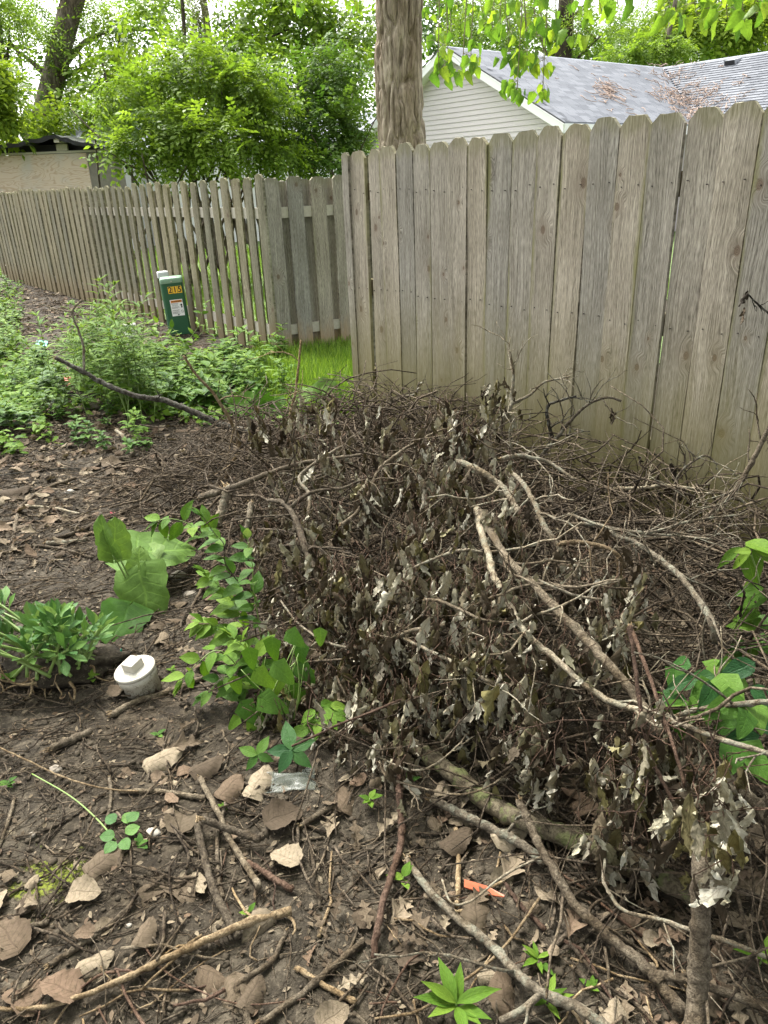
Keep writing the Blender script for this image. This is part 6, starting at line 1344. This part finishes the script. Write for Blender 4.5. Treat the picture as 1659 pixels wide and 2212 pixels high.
# ================================================================== LITTER
def nearest_first(P): return np.argsort(np.linalg.norm(P - EYE, axis=1))
def soil_points(n, ymax=5.0, far=1.0):
    out = []
    while len(out) < n:
        x = rng.uniform(-2.6, 1.7, 6000); y = .62 + (ymax - .62) * rng.uniform(0, 1, 6000) ** far
        s, dd = sd(x, y); ok = (dd > .02) | (s < 0)
        ok &= np.abs(x) < .42 + .62 * y
        out += [(a, b) for a, b, k in zip(x, y, ok) if k]
    o = np.array(out[:n]); return np.column_stack([o, groundz(o[:, 0], o[:, 1])])
def dtm(wf, s): 
    r = np.random.default_rng(s); return leafgrid(wf, 18, 6, r.uniform(-.15, .3), r.uniform(-.25, .35), r.choice([1.6, -2.2, 2.8, 1.0]), r.uniform(.02, .05), .3 if wf is w_maple else 0, .1, s)
DT = [dtm(w_delt, 61), dtm(w_delt, 62), dtm(w_oak, 63), dtm(w_maple, 64), dtm(w_delt, 65), dtm(w_oak, 66), dtm(w_ovate, 67)]
dead_me = [mesh_np('fallen_leaf', v, f, [M['dead']]) for v, f in DT]
def dleaf(lab, x, y, px, a, k, tilt=.1, lift=.012, group=None):
    p = on(x, y, lift, False); L = px * ((p - EYE) @ fwd) / FOC
    p = p - np.array([math.cos(a), math.sin(a), 0]) * L * .45
    return put('fallen_leaf', dead_me[k], None, mat4(p, frames(np.array([[math.cos(a), math.sin(a), tilt]]), np.array([[random.gauss(0, .12), random.gauss(0, .12) - .1, 1]]), np.array([L]))[0]), label=lab, cat='leaf', group=group)
DL = [('largest tan dry leaf lying alone on the lower left soil', 226, 1858, 85, .9, 0), ('broad tan leaf cut off by the left picture edge', 18, 2025, 95, 2.4, 1), ('pinkish lobed oak leaf beside the broad tan leaf', 95, 2010, 70, .1, 2), ('rounded tan leaf above the longest tan stick', 312, 2012, 62, 1.3, 4),
      ('curled olive-tan leaf leaning on the stick pile', 392, 1768, 75, 1.7, 1), ('ragged tan leaf with holes above the curved stick', 350, 1642, 78, .4, 0), ('large tan leaf touching the upper end of the slim stick', 446, 1652, 72, .5, 4), ('toothed pale leaf above the large tan pair', 402, 1608, 70, .2, 3), ('small torn pale leaf on the way up to the vine', 405, 1566, 45, .9, 5),
      ('big folded tan leaf standing near the green seedling', 752, 1722, 80, 1.2, 0), ('pale maple-like leaf under the big folded one', 716, 1782, 60, 1.4, 3), ('three-cornered tan leaf over the bank', 612, 1760, 80, .5, 1), ('brown leaf lying over the clear plastic scrap', 560, 1690, 80, 1.2, 4), ('tan leaf left of the plastic scrap', 497, 1700, 70, 1.0, 0),
      ('big brown leaf by the orange scrap', 1030, 1975, 85, 1.4, 0), ('brown lobed leaf left of the orange scrap', 905, 1992, 62, 2.0, 3), ('second brown lobed leaf nearer the orange scrap', 965, 1985, 58, 1.2, 5), ('ragged pale leaf under the grey pole', 1108, 1872, 85, .9, 3), ('torn tan leaf below the splintered pole', 1238, 1988, 80, 1.1, 3), ('long brown oak leaf behind the peeling limb', 1450, 2020, 85, .3, 2),
      ('reddish brown leaf in the dark under the log', 1100, 1800, 75, .2, 4), ('brown leaf just below the mossy log', 985, 1812, 75, .6, 0), ('pale torn leaf beside the orange scrap', 1040, 1935, 60, .8, 3), ('lobed brown leaf at the bottom centre right', 790, 1975, 65, 1.8, 2), ('scalloped brown leaf near the crooked stick', 728, 1960, 55, 1.4, 5), ('oak leaf near the bottom edge right of centre', 760, 2120, 62, .4, 2), ('dark wet leaf flat in the mud by the bottom edge', 545, 2140, 75, 1.2, 4), ('curled brown leaf at the bottom edge', 720, 2200, 70, .5, 1), ('tan leaf between burdock and white pipe', 348, 1375, 40, 1.6, 4), ('brown leaf behind the white pipe on its left', 255, 1490, 42, 1.2, 1), ('pale leaf in the litter above the long brown stick', 245, 1000, 45, .3, 1), ('pale leaf by the left edge of the litter', 25, 1060, 70, .3, 4)]
for lab, x, y, px, a, k in DL: dleaf(lab, x, y, px, a, k, random.uniform(-.05, .3), random.uniform(.008, .03))
pts = soil_points(4600, 5.0, 1.0); s_, d_ = sd(pts[:, 0], pts[:, 1])
dens = fbm(pts[:, 0] * 1.7, pts[:, 1] * 1.7, seed=31, oct=2) + 1.1 * smooth(-.55, .15, pts[:, 0]) + 1.5 * smooth(2.3, 2.9, pts[:, 1]) - .25
pts = pts[dens > rng.uniform(-.2, 1.1, len(pts))]; n_ = len(pts); pts[:, 2] += rng.uniform(-.004, .018, n_)
az = rng.uniform(0, 6.28, n_); d = np.stack([np.cos(az), np.sin(az), rng.normal(.05, .22, n_)], -1); R_ = frames(d, np.array([0, 0, 1.0]) + rng.normal(0, .28, (n_, 3)), rng.uniform(.025, .075, n_))
o = nearest_first(pts)
for i in o[:230]:
    put('fallen_leaf', dead_me[random.randrange(7)], None, mat4(pts[i], R_[i]), label='small dry brown leaf lying in the litter on the soil', cat='leaf', group='dry leaves scattered on the soil')
acc = Acc(); bake(DT, pts[o[230:]], R_[o[230:]], acc, rng.uniform(0, .98, n_ - 230)); props(put('leaf_litter', acc.mesh('leaf_litter', [M['dead']])), 'dry brown leaf litter on the ground behind the soil bank', 'leaf litter', kind='stuff')
# small twigs and straw
pts = soil_points(3800, 5.0, 1.0); n_ = len(pts); q = wander(pts + [0, 0, .006], n_, rng.uniform(.05, .26, n_), 6, .08, .22); q[..., 2] = groundz(q[..., 0], q[..., 1]) + .004 + rng.uniform(0, .014, n_)[:, None]
rr = rng.uniform(.0012, .0042, n_) ** 1.0; o = nearest_first(pts); tm_ = ['twig', 'bark', 'bark_red', 'stem_dry']
keep = o[:170]
for i in keep:
    v, f = tubes(q[i:i + 1], (rr[i] * np.linspace(1, .6, 6))[None], 5)
    put('twig', mesh_np('twig', v, f, [M[tm_[random.randrange(4)]]], rnd=np.full(len(v), random.random() * .9)), label='thin dry twig lying on the soil among the litter', cat='twig', group='small twigs scattered on the soil')
acc = Acc(); v, f = tubes(q[o[170:]], rr[o[170:]][:, None] * np.linspace(1, .6, 6)[None], 4); acc.add(v, f, np.repeat(rng.uniform(0, .95, n_ - 170), 32))
props(put('twig_litter', acc.mesh('twig_litter', [M['twig']])), 'small twig litter over the ground', 'twig litter', kind='stuff')
pts = soil_points(13000, 5.0, 1.35); n_ = len(pts); q = wander(pts, n_, rng.uniform(.015, .085, n_), 4, .05, .35); q[..., 2] = groundz(q[..., 0], q[..., 1]) + .002 + rng.uniform(0, .007, n_)[:, None]
acc = Acc(); v, f = tubes(q, rng.uniform(.0005, .0014, n_)[:, None] * np.ones((1, 4)), 3); acc.add(v, f, np.repeat(rng.uniform(0, .95, n_), 18))
props(put('straw_litter', acc.mesh('straw_litter', [M['twig']])), 'fine rootlets and straw bits strewn over the bare soil', 'straw litter', kind='stuff')
q0 = np.column_stack([rng.uniform(-7, -.4, 9000), rng.uniform(4.4, 12.5, 9000)]); q0 = q0[~behind_low(np.column_stack([q0, q0[:, 0] * 0])) & (q0[:, 0] > -.66 * q0[:, 1])]; n_ = len(q0); q0 = np.column_stack([q0, groundz(q0[:, 0], q0[:, 1]) + rng.uniform(.002, .02, n_)]); az = rng.uniform(0, 6.28, n_)
acc = Acc(); bake(DT[:3], q0[:2200], frames(np.stack([np.cos(az), np.sin(az), rng.normal(.05, .22, n_)], -1), np.array([0, 0, 1.0]) + rng.normal(0, .3, (n_, 3)), rng.uniform(.03, .08, n_))[:2200], acc, rng.uniform(0, .98, n_)[:2200])
q = wander(q0[2200:], n_ - 2200, rng.uniform(.06, .4, n_ - 2200), 5, .06, .25); q[..., 2] = groundz(q[..., 0], q[..., 1]) + .006; v, f = tubes(q, rng.uniform(.002, .005, n_ - 2200)[:, None] * np.ones((1, 5)), 3); acc.add(v, f, np.repeat(rng.uniform(0, .95, n_ - 2200), 21), 1)
props(put('path_litter', acc.mesh('path_litter', [M['dead'], M['twig']])), 'dry leaf and twig litter along the dirt path beside the picket run', 'litter', kind='stuff')
# shreds of bark and leaf crumbs
pts = soil_points(12000, 4.6, 1.25); n_ = len(pts); pts[:, 2] += rng.uniform(.001, .006, n_); az = rng.uniform(0, 6.28, n_)
acc = Acc(); bake([leafgrid(lambda t: .3 * math.sin(math.pi * t) ** .5 * (1 + .3 * math.sin(17 * t)), 3, 2, .2, .1, seed=s) for s in range(3)], pts, frames(np.stack([np.cos(az), np.sin(az), rng.normal(0, .2, n_)], -1), np.array([0, 0, 1.0]) + rng.normal(0, .3, (n_, 3)), rng.uniform(.005, .022, n_)), acc, rng.uniform(0, .98, n_))
props(put('leaf_crumbs', acc.mesh('leaf_crumbs', [M['dead']])), 'crumbled leaf and bark bits on the soil', 'crumbs', kind='stuff')
# soil clods
ico = []
for s in range(4):
    u_, v_ = np.meshgrid(np.linspace(0, 2 * math.pi, 8), np.linspace(0, math.pi, 6), indexing='ij'); r_ = 1 + .3 * np.random.default_rng(s).normal(size=u_.shape); r_[-1] = r_[0]
    G = np.stack([np.cos(u_) * np.sin(v_) * r_, np.sin(u_) * np.sin(v_) * r_, np.cos(v_) * .7], -1).reshape(-1, 3); ii, jj = np.meshgrid(np.arange(7), np.arange(5), indexing='ij'); a_ = ii * 6 + jj; ico.append((G, np.stack([a_, a_ + 6, a_ + 7, a_ + 1], -1).reshape(-1, 4)))
pts = soil_points(5200, 3.6, 1.5); n_ = len(pts); pts[:, 2] += .001; az = rng.uniform(0, 6.28, n_)
acc = Acc(); bake(ico, pts, frames(np.stack([np.cos(az), np.sin(az), az * 0], -1), np.tile([0, 0, 1.0], (n_, 1)), rng.uniform(.0015, .0065, n_) * rng.choice([1, 1, 1, 1.7], n_)), acc, 0.3 * np.ones(n_))
props(put('soil_crumbs', acc.mesh('soil_crumbs', [M['clod']])), 'crumbs and small clods of dark soil', 'soil', kind='stuff')
# stones
stone = plain('grey_stone', (0.2, 0.175, 0.14), .85, .3, 40, .2); pale_st = plain('pale_stone', (0.27, 0.25, 0.21), .85, .25, 40, .2)
for lab, x, y, px, mt in [('rounded pale tan stone behind the burdock leaf', 385, 1247, 40, stone), ('oval tan pebble on the lower left soil', 68, 1804, 17, stone), ('white pebble lying by the green moss', 80, 1906, 18, pale_st), ('pale chipped stone left of the stick pile', 330, 1802, 34, pale_st), ('whitish pebble beside the straight brown stick', 309, 1950, 14, pale_st), ('white pebble among leaf litter in the upper left', 150, 1063, 18, pale_st), ('pale chip of stone below the rounded one', 412, 1285, 30, stone), ('white chip by the twig litter at the lower left', 278, 2000, 13, pale_st), ('small white pebble near the big tan leaf', 105, 1990, 16, pale_st), ('pale flat stone at the left below the log end', 120, 1665, 30, stone)]:
    p = on(x, y, .002, False); r_ = px * .5 * ((p - EYE) @ fwd) / FOC; g, f = ico[random.randrange(4)]
    u_, v_ = np.meshgrid(np.linspace(0, 2 * math.pi, 15), np.linspace(0, math.pi, 9), indexing='ij'); rr_ = 1 + .25 * vnoise(np.cos(u_) * np.sin(v_) * 1.6 + x, np.sin(u_) * np.sin(v_) * 1.6, np.cos(v_) * 1.6, 3)
    G = np.stack([np.cos(u_) * np.sin(v_) * rr_ * r_ * 1.15, np.sin(u_) * np.sin(v_) * rr_ * r_ * .85, np.cos(v_) * rr_ * r_ * .6], -1).reshape(-1, 3) + p
    ii, jj = np.meshgrid(np.arange(14), np.arange(8), indexing='ij'); a_ = ii * 9 + jj
    put('stone', mesh_np('stone', G, np.stack([a_, a_ + 9, a_ + 10, a_ + 1], -1).reshape(-1, 4), [mt]), label=lab, cat='stone')
# scraps
def film(name, lab, cat, corners, mat, n=16, wr=.012, lift=.0):
    c_ = [np.asarray(q) for q in corners]; s, t = np.meshgrid(np.linspace(0, 1, n), np.linspace(0, 1, n), indexing='ij'); s = s[..., None]; t = t[..., None]
    G = c_[0] * (1 - s) * (1 - t) + c_[1] * s * (1 - t) + c_[2] * s * t + c_[3] * (1 - s) * t
    G[..., 2] += wr * (fbm(s[..., 0] * 4, t[..., 0] * 4, seed=len(lab)) + np.sin(s[..., 0] * 9 + t[..., 0] * 5) * .5)
    G[..., 0] += wr * .5 * vnoise(s[..., 0] * 6, t[..., 0] * 6, seed=5)
    G[..., 2] = np.maximum(G[..., 2], groundz(G[..., 0], G[..., 1]) + .002)
    ii, jj = np.meshgrid(np.arange(n - 1), np.arange(n - 1), indexing='ij'); a_ = ii * n + jj
    o = put(name, mesh_np(name, G.reshape(-1, 3), np.stack([a_, a_ + n, a_ + n + 1, a_ + 1], -1).reshape(-1, 4), [mat]), label=lab, cat=cat); md = o.modifiers.new('thick', 'SOLIDIFY'); md.thickness = .0006; return o
clear, nt, bs = new_mat('clear_film'); bs.inputs['Base Color'].default_value = (.14, .155, .125, 1); bs.inputs['Roughness'].default_value = .4; bs.inputs['Alpha'].default_value = .3
grf = plain('teal_film', (.01, .22, .15), .3, .3, 60, .6); orf = plain('orange_plastic', (.36, .085, .03), .5, .15, 60, .4); redf = plain('rusty_red_scrap', (.35, .06, .02), .6, .3, 50); yelf = leafmat('yellow_leaf', [(.55, .42, .08), (.62, .5, .15)]); pnk = plain('pink_petal', (.5, .09, .12), .6, .2, 40)
film('plastic_wrapper', 'crumpled clear plastic wrapper half under the dry leaves', 'wrapper', [on(532, 1722, .004, False), on(690, 1705, .006, False), on(672, 1655, .02, False), on(545, 1680, .015, False)], clear, wr=.01)
film('plastic_scrap', 'torn teal plastic scrap between the fleshy clump and the white pipe', 'plastic scrap', [on(226, 1428, .006, False), on(262, 1430, .008, False), V(262, 1405, 260, 1425), V(232, 1408, 230, 1425)], grf, wr=.008)
film('plastic_scrap', 'dark green plastic scrap on the path at the left', 'plastic scrap', [gnd(76, 748) + [0, 0, .01], gnd(102, 752) + [0, 0, .01], gnd(104, 742) + [0, 0, .02], gnd(80, 738) + [0, 0, .02]], grf, wr=.01)
o3 = Acc(); p0, p1 = on(1003, 1905, .02, False), on(1090, 1934, .02, False); dv = p1 - p0
v0 = np.array([p0 + [0, 0, .008], p0 + dv * .55 + [0, .004, .006], p1, p0 + dv * .97 - [0, .004, 0], p0 + dv * .6 - [.002, .009, .002], p0 - [.002, .012, .0]]); lo = v0 - [0, 0, .003]
o3.add(np.concatenate([v0, lo]), [[0, 5, 4, 1], [1, 4, 3, 2], [6, 7, 10, 11], [7, 8, 9, 10], [0, 1, 7, 6], [1, 2, 8, 7], [5, 11, 10, 4], [4, 10, 9, 3], [0, 6, 11, 5]])
put('plastic_shard', o3.mesh('plastic_shard', [orf], False), label='split orange plastic shard lying on brown leaves', cat='plastic shard')
film('rusty_scrap', 'small rusty red curled scrap in the weeds at the left', 'scrap', [gnd(139, 843) + [0, 0, .04], gnd(156, 840) + [0, 0, .03], gnd(155, 830) + [0, 0, .07], gnd(141, 832) + [0, 0, .08]], redf, wr=.012)
film('flower_petal', 'tiny pink petal in the leaf litter', 'petal', [on(236, 1114, .006), on(248, 1113, .006), on(247, 1108, .012), on(237, 1108, .012)], pnk, wr=.004)
put('yellow_leaf', mesh_np('yellow_leaf', *[(leafgrid(w_ovate, 8, 4, .3, .4, 0, .03, seed=3)[0]) * .14, leafgrid(w_ovate, 8, 4)[1]], [yelf]), None, mat4(gnd(82, 838) + [0, 0, .06], frames(np.array([[.4, -.6, -.3]]), np.array([[0, -.4, 1.0]]), np.array([1.0]))[0]), label='yellowed drooping leaf among the weeds at the left', cat='leaf')
